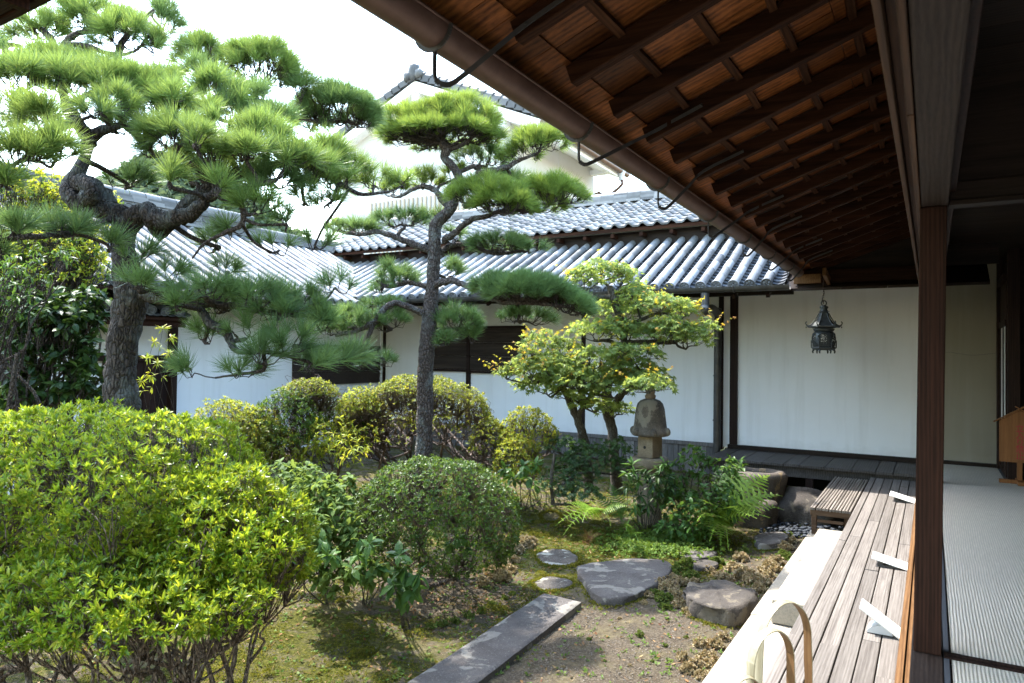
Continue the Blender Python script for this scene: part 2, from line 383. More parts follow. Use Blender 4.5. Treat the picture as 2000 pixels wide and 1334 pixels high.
def groundmat():
    t = NT('mossy garden soil'); o = t.obj()
    big = t.noise(o, .9, 5, .6); mid = t.noise(o, 5.0, 6, .7); fine = t.noise(o, 55.0, 6, .75); gr = t.noise(o, 220.0, 3, .7)
    soil = t.ramp(fine, [(.3, (.055, .042, .03)), (.52, (.15, .12, .085)), (.72, (.31, .27, .20))])
    moss = t.ramp(t.noise(o, 34.0, 6, .75), [(.3, (.035, .038, .009)), (.5, (.095, .098, .018)), (.7, (.20, .185, .04))])
    dry = t.ramp(t.noise(o, 26.0, 5, .7), [(.35, (.11, .085, .05)), (.65, (.27, .23, .13))])
    at = t.n('Attribute', _attribute_name='moss').outputs['Fac']
    f = t.math('ADD', at, t.math('MULTIPLY', t.math('SUBTRACT', mid, .5), 1.7))
    c = t.mix(t.ramp(f, [(.40, (0,)), (.56, (1,))]), soil, moss)
    c = t.mix(t.ramp(t.noise(o, 2.6, 6, .7), [(.50, (0,)), (.64, (.85,))]), c, dry)
    c = t.mix(.25, c, t.ramp(gr, [(.3, (.3, .3, .3)), (.7, (.7, .7, .7))]), 'OVERLAY')
    h = t.math('ADD', t.math('MULTIPLY', mid, .6), t.math('ADD', fine, t.math('MULTIPLY', gr, .4)))
    return t.fin(c, .95, t.bump(h, 1.0, .03), .1)
M['ground'] = groundmat()
# foliage
M['azalea'] = leafmat('azalea leaf', [(.055, .125, .010), (.10, .20, .014), (.17, .28, .022), (.28, .36, .038), (.38, .38, .05)], (.52, .56, .04), .42, .30, .7)
M['azaleadark'] = leafmat('small azalea leaf', [(.022, .052, .009), (.042, .088, .013), (.072, .13, .022), (.12, .175, .035)], (.22, .32, .04), .30, .36, .5)
M['azaleayellow'] = leafmat('sunburnt azalea leaf', [(.085, .15, .02), (.14, .21, .028), (.23, .27, .04), (.33, .25, .045), (.12, .19, .028)], (.52, .54, .07), .45, .4, .4)
M['azaleaolive'] = leafmat('olive azalea leaf', [(.07, .12, .02), (.12, .17, .025), (.20, .22, .035), (.15, .10, .035)], (.45, .45, .06), .42, .4, .4)
M['needle'] = leafmat('pine needle', [(.075, .14, .04), (.11, .19, .05), (.155, .245, .065), (.22, .31, .085)], (.40, .5, .13), .32, .34, .6)
M['needle2'] = leafmat('fresh pine needle', [(.075, .14, .034), (.11, .19, .042), (.16, .245, .052), (.23, .30, .065)], (.45, .52, .10), .32, .34, .6)
M['needled'] = leafmat('bluish pine needle', [(.075, .14, .055), (.10, .175, .065), (.14, .22, .08)], (.32, .45, .14), .30, .36, .6)
M['maple'] = leafmat('maple leaf', [(.10, .165, .055), (.14, .21, .07), (.19, .26, .08), (.25, .30, .085)], (.48, .54, .12), .46, .45, .35)
M['mapletip'] = leafmat('young maple leaf', [(.22, .24, .03), (.33, .31, .04), (.40, .30, .05), (.38, .17, .05)], (.65, .52, .06), .45, .45, .4)
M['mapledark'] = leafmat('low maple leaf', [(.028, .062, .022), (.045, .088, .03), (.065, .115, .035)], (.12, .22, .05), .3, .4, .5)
M['camellia'] = leafmat('glossy dark leaf', [(.012, .032, .010), (.022, .05, .013), (.036, .07, .017), (.06, .095, .022)], (.10, .17, .03), .2, .4, .35)
M['lime'] = leafmat('lime leaf', [(.13, .20, .02), (.22, .29, .03), (.33, .36, .04), (.40, .34, .05)], (.6, .6, .06), .45, .42, .4)
M['hydra'] = leafmat('soft green leaf', [(.06, .11, .028), (.095, .155, .04), (.14, .20, .055)], (.32, .40, .08), .35, .55, .2)
M['shrub'] = leafmat('fresh green leaf', [(.03, .075, .016), (.05, .11, .024), (.08, .155, .034)], (.22, .34, .05), .32, .42, .35)
M['fern'] = leafmat('fern green', [(.12, .22, .03), (.17, .28, .04), (.24, .34, .05)], (.45, .55, .07), .42, .42, .35)
M['ferndark'] = leafmat('dark fern green', [(.035, .085, .02), (.055, .12, .026), (.085, .16, .035)], (.2, .34, .05), .35, .45, .35)
M['fernred'] = leafmat('bronze fern', [(.09, .03, .02), (.15, .07, .025), (.17, .15, .03)], (.3, .2, .05), .3, .5, .3)
M['sedum'] = leafmat('dry tan succulent', [(.34, .25, .15), (.45, .355, .225), (.55, .45, .30), (.28, .19, .125), (.36, .33, .17)], (.45, .36, .18), .12, .6, .3)
M['sedumg'] = leafmat('green succulent', [(.06, .10, .02), (.10, .16, .03), (.17, .22, .05), (.22, .19, .08)], (.26, .34, .06), .2, .5, .35)
M['moss'] = leafmat('moss sprig', [(.055, .072, .010), (.105, .118, .017), (.17, .16, .024), (.20, .155, .045)], (.30, .30, .04), .3, .7, .15)
M['weed'] = leafmat('tiny weed leaf', [(.06, .12, .02), (.10, .17, .03), (.15, .20, .05)], (.25, .36, .06), .3, .5, .3)
M['litter'] = leafmat('dry fallen leaf', [(.16, .07, .035), (.27, .15, .07), (.36, .25, .13), (.13, .06, .04)], (.3, .16, .06), .12, .7, .2)
M['hill'] = leafmat('hazed hillside leaf', [(.09, .125, .085), (.11, .145, .10), (.13, .17, .115)], (.2, .28, .14), .2, .7, .1)  # greens paled and greyed to put distance haze into the leaf colour
M['pinebark'] = bark('pine bark', (.030, .023, .019), (.09, .069, .058), (.19, .21, .19), 38, .42, .35)
M['pinebark2'] = bark('plated pine bark', (.05, .038, .033), (.145, .112, .096), (.23, .25, .23), 38, .5, .5)
M['twigbark'] = bark('twig bark', (.055, .04, .032), (.14, .105, .085), (.2, .2, .18), 60, .15)
M['shoot'] = bark('young pine shoot', (.11, .06, .035), (.23, .13, .08), (.2, .2, .18), 90, .1)
M['azstem'] = bark('azalea stem bark', (.11, .078, .058), (.25, .185, .145), (.3, .29, .26), 45, .25, .3)
M['mstem'] = bark('maple bark', (.075, .062, .048), (.17, .145, .11), (.22, .23, .2), 60, .3, .2)
# ------------------------------------------------------------------ the setting: garden ground
STONES = []      # filled below, used to keep plants off the stones
def sstep(a, b, x): t = min(1, max(0, (x-a)/(b-a))); return t*t*(3-2*t)
def gh(x, y):
    """garden height"""
    h = .018*mnoise.noise(Vector((x*1.1, y*1.1, 0))) + .03*mnoise.noise(Vector((x*.45, y*.45, 3)))
    h += .10*sstep(-3.2, -5.5, x)*sstep(3, 6, y) + .06*sstep(7.2, 8.6, y)*sstep(-1.6, -2.6, x)
    h *= sstep(-1.1, -1.7, x)
    return h - .012
def mossiness(x, y):
    m = .5
    m -= .55*sstep(-2.75, -2.3, x + (y-4.6)*.0)*sstep(6.4, 5.4, y)          # bare sandy corner by the step
    m -= .3*sstep(-1.9, -1.5, x)
    m += .25*math.exp(-((x+3.2)**2/.5 + (y-7.0)**2/.9))
    m += .16*math.exp(-((x+3.9)**2/.7 + (y-3.6)**2/.8))
    m -= .3*math.exp(-((x+3.7)**2/.55 + (y-5.0)**2/.5))                      # leaf litter under the round shrub
    return m
def ground():
    xs = np.unique(np.concatenate([np.linspace(-120, -12, 18), np.arange(-12, -1.05, .07), np.linspace(-1.05, 6, 12), np.linspace(6, 120, 12)]))
    ys = np.unique(np.concatenate([np.linspace(-60, 1.5, 20), np.arange(1.5, 13, .07), np.linspace(13, 160, 30)]))
    X, Y = np.meshgrid(xs, ys); n = X.size
    Z = np.array([gh(a, b) + .012*mnoise.fractal(Vector((a*4, b*4, 0)), 1, 2, 3) if -12 <= a <= -1 and 1.4 <= b <= 13 else -.012 for a, b in zip(X.ravel(), Y.ravel())])
    V = np.stack([X.ravel(), Y.ravel(), Z], 1); nx = len(xs)
    i = np.arange(len(ys)-1)[:, None]*nx; j = np.arange(nx-1)[None]
    mb = MB(); mb.add(V, np.stack([i+j, i+j+1, i+j+nx+1, i+j+nx], -1).reshape(-1, 4), True)
    o = mb.build('ground', M['ground']); tag(o, kind='structure')
    at = o.data.attributes.new('moss', 'FLOAT', 'POINT')
    at.data.foreach_set('value', np.array([mossiness(a, b) for a, b in zip(X.ravel(), Y.ravel())], np.float32))
ground()

# ------------------------------------------------------------------ roof tiles
def tiles_barrel(rmb, fmb, o, along, upv, width, length, pitch=.228, t0=None, crest=None, r=.064, first=.5, tl=.30):
    """hongawara roof: o eave corner, along the eave (unit), upv up the slope (unit)"""
    o = A(*o); along = A(*along); upv = A(*upv); nrm = unit(np.cross(along, upv));  nrm = nrm if nrm[2] > 0 else -nrm
    rows = int(width/pitch); ph = np.linspace(-.15, math.pi+.15, 9)
    for i in range(rows):
        s = (i+first)*pitch
        e = length(s) if callable(length) else length
        b = (t0(s) if t0 else 0.0)
        if e - b < .15: continue
        t = b; k = 0
        while t < e-.02:
            t2 = min(t+tl+.025, e); q0, q1 = r*1.012+rng.normal(0, .0006), r*.992
            base = o + along*(s+rng.normal(0, .003)); jit = rng.normal(0, .0016)
            V = []
            for tt, q in ((t, q0), (t2, q1)):
                c = base + upv*tt + nrm*(.036+jit)
                V += [c + along*math.cos(a)*q + nrm*math.sin(a)*q for a in ph]
            m = len(ph); b0 = rmb.n
            rmb.add(V, [(j, j+1, m+j+1, m+j) for j in range(m-1)], True)
            rmb.add(V[:m], [list(range(m))[::-1]])
            if k == 0 and crest is not None and b < .01:
                c = base + upv*(t-.006) + nrm*.032; a2 = np.linspace(0, 2*math.pi, 18, endpoint=False)
                R1 = r*1.22; ring = lambda rr, d: [c + along*math.cos(a)*rr + nrm*math.sin(a)*rr - upv*d for a in a2]
                Vd = ring(R1, -.02) + ring(R1, .012) + ring(R1*.84, .012) + ring(R1*.80, .002); bb = crest.n
                crest.add(Vd, [(18*l+j, 18*l+(j+1) % 18, 18*(l+1)+(j+1) % 18, 18*(l+1)+j) for l in range(3) for j in range(18)])
                crest.faces([[bb+54+j for j in range(18)]])
                for a in np.append(np.arange(5)*2*math.pi/5+.3, -1):     # five petals round a boss
                    p = c - upv*.002 + ((along*math.cos(a) + nrm*math.sin(a))*R1*.47 if a >= 0 else 0); rr = R1*(.27 if a >= 0 else .17)
                    a3 = np.linspace(0, 2*math.pi, 8, endpoint=False)
                    Vp = [p + (along*math.cos(x) + nrm*math.sin(x))*rr for x in a3] + [p + (along*math.cos(x) + nrm*math.sin(x))*rr*.6 - upv*.009 for x in a3]
                    bb = crest.n; crest.add(Vp, [(j, (j+1) % 8, 8+(j+1) % 8, 8+j) for j in range(8)]); crest.faces([[bb+8+j for j in range(8)]])
            t += tl; k += 1
        # concave pan tiles to the right of this row
        s2 = s + pitch/2; e2 = length(s2) if callable(length) else length; b2 = (t0(s2) if t0 else 0.0)
        t = b2 - .012; uu = np.linspace(-1, 1, 6)
        while t < e2-.02:
            t2 = min(t+.155, e2); V = []
            lift = rng.normal(0, .002)
            for tt, dz in ((t, -.016), (t, .006), (t2, -.022)):
                V += [o + along*(s2 + u*pitch*.42) + upv*tt + nrm*(.030*u*u - .034 + dz + lift) for u in uu]
            fmb.add(V, [(6*l+j, 6*l+j+1, 6*(l+1)+j+1, 6*(l+1)+j) for l in range(2) for j in range(5)])
            t += .118
def tiles_wave(mb, o, along, upv, width, length, pitch=.265, course=.235):
    o = A(*o); along = A(*along); upv = A(*upv); nrm = unit(np.cross(along, upv)); nrm = nrm if nrm[2] > 0 else -nrm
    n = int(width/pitch); uu = np.linspace(0, 1, 9)
    pf = .030*np.cos(2*math.pi*(uu-.08)) + .012*np.cos(4*math.pi*(uu-.08))
    for c in range(int(length/course)+1):
        for i in range(n):
            a = c*course - .02; b = min(a+course+.03, length); j0 = rng.normal(0, .002); V = []
            for tt, dz in ((a, -.012), (a, .022), (b, -.004)):
                V += [o + along*((i+u)*pitch) + upv*tt + nrm*(p + dz + j0) for u, p in zip(uu, pf)]
            k = len(uu)
            mb.add(V, [(j, j+1, k+j+1, k+j) for j in range(k-1)]); bb = mb.n
            mb.faces([(bb-2*k+j, bb-2*k+j+1, bb-k+j+1, bb-k+j) for j in range(k-1)], True)

# ------------------------------------------------------------------ the corridor wing at the back of the garden
YW = 12.11; XC = -10.7; YE = 10.0; ZE = 3.05
SL = unit(A(0, 1, .5))
def back_wing():
    R = empty('corridor_building', (-4, YW, 0), 'low white walled corridor wing with grey tiled roof across the far side of the garden', 'building')
    w = MB()
    box(w, (XC, YW, .56), (-3.12, YW+.16, 3.62)); box(w, (-2.80, YW+.012, .55), (-.02, YW+.16, 3.62)); box(w, (-3.04, YW+.012, .55), (-2.925, YW+.16, 3.62))
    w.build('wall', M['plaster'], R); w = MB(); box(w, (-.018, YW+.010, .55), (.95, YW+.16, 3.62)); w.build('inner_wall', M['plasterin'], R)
    s = MB()
    for _, x0, x1, z0, z1, nb in ((0, -9.24, -8.30, 1.74, 2.58, 3), (1, -8.22, -6.92, 1.72, 2.60, 3)):
        s = MB(); h = (z1-z0)/nb
        for k in range(nb): box(s, (x0, YW-.05-.004*k, z0+k*h+.004), (x1, YW-.01, z0+(k+1)*h-.002))
        p = s.build('shutter', M['shutter'], R)
        for za, zb in ((z1, z1+.045), (z0-.045, z0)):
            f = MB(); box(f, (x0-.03, YW-.07, za), (x1+.03, YW-.003, zb)); bevel(f.build('rail', M['darkz'], p), .003)
    f = MB()
    for x0, x1, y in ((-8.30, -8.22, YW-.075), (-5.70, -5.61, YW-.018), (-3.12, -3.04, YW-.02), (-2.925, -2.80, YW-.035), (-10.62, -10.54, YW-.018)):
        f = MB(); box(f, (x0, y, .50 if x0 > -3.2 else .60), (x1, YW+.1, 3.6)); bevel(f.build('post', M['darkz'], R), .004)
    f = MB(); box(f, (XC, YW-.045, .535), (-3.15, YW+.02, .60)); bevel(f.build('sill', M['wainscot'], R), .004)
    f = MB(); P = [(x, YW+.009, 2.16+.02*math.sin(x*9)+.012*mnoise.noise(Vector((x*14, 0, 0)))) for x in np.linspace(.07, .79, 30)]; tube(f, P, .0016, 4); f.build('crack', M['blackstand'], R)
    f = MB(); box(f, (-2.95, YW-.06, .53), (.85, YW+.02, .60)); bevel(f.build('base_rail', M['dark'], R), .004)
    f = MB(); x = XC
    while x < -3.2:
        wd = rng.uniform(.09, .15); box(f, (x, YW-.016-rng.uniform(0, .008), .0), (x+wd-.006, YW+.05, .532)); x += wd
    f.build('wainscot', M['wainscot'], R)
    # inner corner between the wings: lower roof, clipped along the valley
    rm, fm, cm = MB(), MB(), MB(); L = 2.46
    val = lambda s: L
    tiles_barrel(rm, fm, (-12.3, YE, ZE), (1, 0, 0), SL, 10.55, L, .228, t0=lambda s: max(0.0, (2.80-s))*1.118, crest=cm)
    lr = fm.build('lower_roof', M['pan'], R); rm.build('cover_tile', M['tile'], lr); cm.build('crest_tile', M['tile2'], lr)
    b = MB(); o0 = A(-12.3, YE+.02, ZE-.055); n = 24
    for i in range(n):                                                # boarding under the tiles
        x0 = -12.3 + 12.9*i/n; x1 = x0 + 12.9/n - .004; st = max(0.0, -9.5-x0)
        if st < L-.1:
            p0 = A(x0, YE+.03, ZE-.05) + SL*st; p1 = A(x0, YE+.03, ZE-.05) + SL*L; q = A(0, 0, -.035)
            V = [p0, p0+A(x1-x0, 0, 0), p1+A(x1-x0, 0, 0), p1]; V = V + [v+q for v in V]; b.add(V, [(0, 1, 2, 3), (7, 6, 5, 4), (0, 4, 5, 1), (1, 5, 6, 2), (2, 6, 7, 3), (3, 7, 4, 0)])
    b.build('roof_boards', M['dark'], R)
    x = -9.3; k = MB()
    while x < -1.5:
        k = MB(); p = A(x, YE+.10, ZE-.125); beam(k, p, p+SL*2.3, .05, .07); bevel(k.build('rafter', M['darkz'], R), .003); x += .46
    f = MB(); box(f, (-9.4, YE+.62, 2.98), (-1.70, YE+.74, 3.12)); bevel(f.build('purlin', M['dark'], R), .005)
    # flashing in the valley and below the upper roof
    v = MB(); p0 = A(-9.52, YE+.02, ZE+.0); p1 = A(-12.05, YE+2.55, ZE+1.27); beam(v, p0, p1, .13, .05); v.build('valley_flashing', M['gutterg'], R)
    f = MB(); box(f, (-12.1, 12.02, 4.03), (.6, 12.16, 4.32)); x = -12.1
    bevel(f.build('clerestory_board', M['dark'], R), .004)
    xx = -11.6
    while xx < -.6: f = MB(); box(f, (xx, 11.80, 4.20), (xx+.06, 12.02, 4.27)); bevel(f.build('bracket', M['rafter'], R), .003); xx += .55
    # upper roof
    u = MB(); tiles_wave(u, (-12.35, 11.78, 4.40), (1, 0, 0), unit(A(0, 1, .43)), 12.9, 2.35); ur = u.build('upper_roof', M['tileu'], R)
    f = MB(); p = A(-12.35, 11.80, 4.36); q = unit(A(0, 1, .43)); V = [p, p+A(12.9, 0, 0), p+A(12.9, 0, 0)+q*2.3, p+q*2.3]; V += [a+A(0, 0, -.06) for a in V]
    f.add(V, [(0, 1, 2, 3), (7, 6, 5, 4), (0, 4, 5, 1), (1, 5, 6, 2), (2, 6, 7, 3), (3, 7, 4, 0)]); f.build('eave_boards', M['rafter'], ur)
    rg = MB(); y0 = 11.78+2.35*.92; z0 = 4.40+2.35*.40
    for l in range(3):
        x = -12.4
        while x < .5: box(rg, (x, y0-.15+.02*l, z0-.03+.055*l), (x+.298, y0+.15-.02*l, z0+.02+.055*l)); x += .30
    x = -12.4
    while x < .5:
        tube(rg, [(x, y0, z0+.14), (x+.29, y0, z0+.14)], [.085, .08], 10); x += .30
    rg.build('ridge', M['tile'], ur)
    # wall above, far slope
    f = MB(); box(f, (-12.3, YW, 3.62), (.8, YW+.1, 4.30)); f.build('upper_wall', M['plaster2'], R)
    f = MB(); p = A(-12.35, y0+.05, z0-.05); q = unit(A(0, 1, -.43)); V = [p, p+A(12.9, 0, 0), p+A(12.9, 0, 0)+q*2.6, p+q*2.6]; V += [a+A(0, 0, -.08) for a in V]
    f.add(V, [(0, 1, 2, 3), (7, 6, 5, 4), (0, 4, 5, 1), (1, 5, 6, 2), (2, 6, 7, 3), (3, 7, 4, 0)]); f.build('rear_slope', M['tile'], ur)
    f = MB(); box(f, (-10.7, YW+.2, 3.66), (1.0, YW+2.4, 3.70)); f.build('loft_floor', M['dark'], R)
    # gutter and down pipe
    g = MB(); a = np.linspace(math.pi*1.02, math.pi*2-.06, 9); r = .075; x0, x1 = -9.35, -1.62; V = []
    for rr in (r, r-.006):
        for x in (x0, x1): V += [(x, YE-.075+rr*math.cos(t), ZE-.005+rr*math.sin(t)) for t in a]
    F4 = []
    for s in (0, 18): F4 += [(s+j, s+j+1, s+9+j+1, s+9+j) for j in range(8)]
    g.add(V, F4, True); gg = g.build('gutter', M['gutterg'], R)
    x = -9.0
    while x < -1.7:
        h = MB(); aa = np.linspace(math.pi, 2*math.pi, 9); tube(h, [(x, YE-.075+.082*math.cos(t), ZE-.005+.082*math.sin(t)) for t in aa] + [(x, YE+.12, ZE-.10)], .008, 5)
        h.build('gutter_bracket', M['gutterg'], gg); x += .95
    d = MB(); px = -3.13
    c = ony(1377, 575, YE-.075); tube(d, [c+A(0, 0, .02), c+A(0, 0, -.20)], .058, 14); d.build('drop_outlet', M['gutterg'], R)
    d = MB(); e = A(-2.96+.0, YW-.10, 2.55); e = ony(1402, 625, YW-.13)
    P = spline([c+A(0, 0, -.17), c+A(.0, .05, -.24), c*.5+e*.5, e+A(0, -.04, .10), e+A(0, 0, -.02), A(e[0], e[1], .28)], 4)
    tube(d, P, .062, 14); dd = d.build('down_pipe', M['gutterg'], R)
    for z in (1.0, 1.75, 2.35):
        h = MB(); aa = np.linspace(0, 2*math.pi, 17); tube(h, [(e[0]+.068*math.cos(t), e[1]+.068*math.sin(t), z) for t in aa], .008, 5, cap=False); h.build('pipe_clip', M['strap'], dd)
    # back veranda, a step above the deck
    f = MB(); x = -2.95
    while x < -.10:
        wd = rng.choice([.21, .30, .34]); box(f, (x, 10.80+rng.normal(0, .006), .492), (min(x+wd-.008, -.10), YW-.065, .53+rng.normal(0, .0015))); x += wd
    bevel(f.build('veranda_boards', M['darkplank'], R), .004)
    f = MB(); box(f, (-2.95, 10.86, .34), (-.12, 10.95, .488)); bevel(f.build('veranda_joist', M['darkplank'], R), .005)
    for x in (-2.7, -1.55):
        f = MB(); box(f, (x, 10.87, -.05), (x+.10, 10.945, .338)); bevel(f.build('veranda_leg', M['darkz'], R), .004)
    f = MB(); box(f, (-3.0, YW-.02, -.1), (.8, YW+.1, .525)); f.build('under_floor_shade', M['void'], R)  # near-black sheet standing in for the deep shade under the veranda
    return R
back_wing()

# ------------------------------------------------------------------ the wing on the left of the garden
def left_wing():
    R = empty('side_building', (XC, 6, 0), 'white walled wing with steep silver tiled roof and tall patterned ridge behind the big pine', 'building')
    w = MB(); box(w, (XC-.16, -1.0, .0), (XC, YW-.002, 3.5)); w.build('wall', M['plaster'], R)
    up = unit(A(-1, 0, .5)); XE = -9.3; Z0 = 2.95
    rm, fm, cm = MB(), MB(), MB(); L = 3.25
    tiles_barrel(rm, fm, (XE, -1.0, Z0), (0, 1, 0), up, 13.9, L, .228, t0=lambda s: max(0.0, (s-1.0-9.85))*1.118, crest=cm)
    lr = fm.build('roof', M['pan'], R); rm.build('cover_tile', M['tile'], lr); cm.build('crest_tile', M['tile2'], lr)
    f = MB(); p = A(XE-.02, -1.0, Z0-.05); V = [p, p+A(0, 11.0, 0), p+A(0, 13.6, 0)+up*2.5, p+A(0, 13.6, 0)+up*L, p+up*L]; V += [v+A(0, 0, -.05) for v in V]
    f.add(V, [(0, 5, 6, 1), (1, 6, 7, 2), (2, 7, 8, 3), (3, 8, 9, 4), (4, 9, 5, 0)]); f.faces([(0, 1, 2, 3, 4), (9, 8, 7, 6, 5)]); f.build('eave_boards', M['rafter'], R)
    # ridge: stacked flat tiles, a row of half-round pattern tiles, round cap
    xr = XE - L*.894; zr = Z0 + L*.447; g = MB()
    for y0, y1, st in ((-1.0, 9.75, 1), (9.76, 12.9, 0)):
        lay = [(.24, .00, .05), (.22, .052, .10)] + ([(.17, .102, .25), (.20, .252, .29), (.18, .292, .33), (.16, .332, .37)] if st else [(.17, .102, .15)])
        for hw, z0, z1 in lay:
            y = y0
            while y < y1: box(g, (xr-hw, y, zr+z0), (xr+hw, min(y+.295, y1), zr+z1)); y += .30
        top = zr + lay[-1][2]; y = y0
        while y < y1: tube(g, [(xr, y, top+.03), (xr, min(y+.29, y1), top+.03)], [.095, .09], 10); y += .30
        if st:
            y = y0
            while y < y1-.2:
                for sgn in (1, -1):
                    aa = np.linspace(0, math.pi, 9); zc = zr+.11 if sgn > 0 else zr+.245
                    tube(g, [(xr+.175, y+.11+.105*math.cos(t), zc+sgn*.115*math.sin(t)) for t in aa], .012, 5)
                y += .22
    g.build('ridge', M['tile2'], R)
    f = MB(); p = A(xr, -1, zr-.02); q = unit(A(-1, 0, -.5)); V = [p, p+A(0, 13.9, 0), p+A(0, 13.9, 0)+q*3.2, p+q*3.2]; V += [a+A(0, 0, -.06) for a in V]
    f.add(V, [(0, 1, 2, 3), (7, 6, 5, 4), (0, 4, 5, 1), (1, 5, 6, 2), (2, 6, 7, 3), (3, 7, 4, 0)]); f.build('rear_slope', M['tile'], R)
    s = MB(); y0 = onx(570, 710, XC)[1]; y1 = YW-.06; n = 3; z0, z1 = 1.40, 2.22
    for k in range(n): box(s, (XC+.01, y0, z0+(z1-z0)*k/n+.003), (XC+.05+.004*k, y1, z0+(z1-z0)*(k+1)/n-.002))
    s.build('shutter', M['shutter'], R)
    # doorway right of the pine trunk
    ya = onx(262, 720, XC)[1]; yb = onx(326, 720, XC)[1]; yc = onx(338, 720, XC)[1]
    d = MB(); zt = onx(300, 705, XC)[2]; n = 5
    for k in range(n): box(d, (XC+.01, ya-.5+(yb-ya+.5)*k/n+.003, .1), (XC+.04+.006*(k % 2), ya-.5+(yb-ya+.5)*(k+1)/n-.003, zt))
    d.build('door', M['darkz'], R)
    f = MB(); box(f, (XC+.004, yb, .05), (XC+.12, yc, 3.1)); bevel(f.build('door_post', M['darkz'], R), .004)
    f = MB(); box(f, (XC+.004, ya-.6, zt), (XC+.10, yb, zt+.09)); bevel(f.build('door_lintel', M['darkz'], R), .004)
    # little tiled canopy over the door
    q = onx(336, 612, -9.75); rm, fm, cm = MB(), MB(), MB()
    tiles_barrel(rm, fm, (-9.75, q[1]-1.6, q[2]), (0, 1, 0), up, 1.95, 1.0, .228, crest=cm)
    cr = fm.build('door_canopy', M['pan'], R); rm.build('cover_tile', M['tile'], cr); cm.build('crest_tile', M['tile2'], cr)
    f = MB(); p = A(-9.80, q[1]-1.6, q[2]-.06); V = [p, p+A(0, 1.9, 0), p+A(0, 1.9, 0)+up*.98, p+up*.98]; V += [a+A(0, 0, -.05) for a in V]
    f.add(V, [(0, 1, 2, 3), (7, 6, 5, 4), (0, 4, 5, 1), (1, 5, 6, 2), (2, 6, 7, 3), (3, 7, 4, 0)]); f.build('canopy_board', M['rafter'], cr)
    f = MB(); box(f, (-9.95, q[1]-1.6, q[2]-.20), (-9.85, q[1]+.30, q[2]-.07)); bevel(f.build('canopy_beam', M['rafter'], cr), .004)
left_wing()

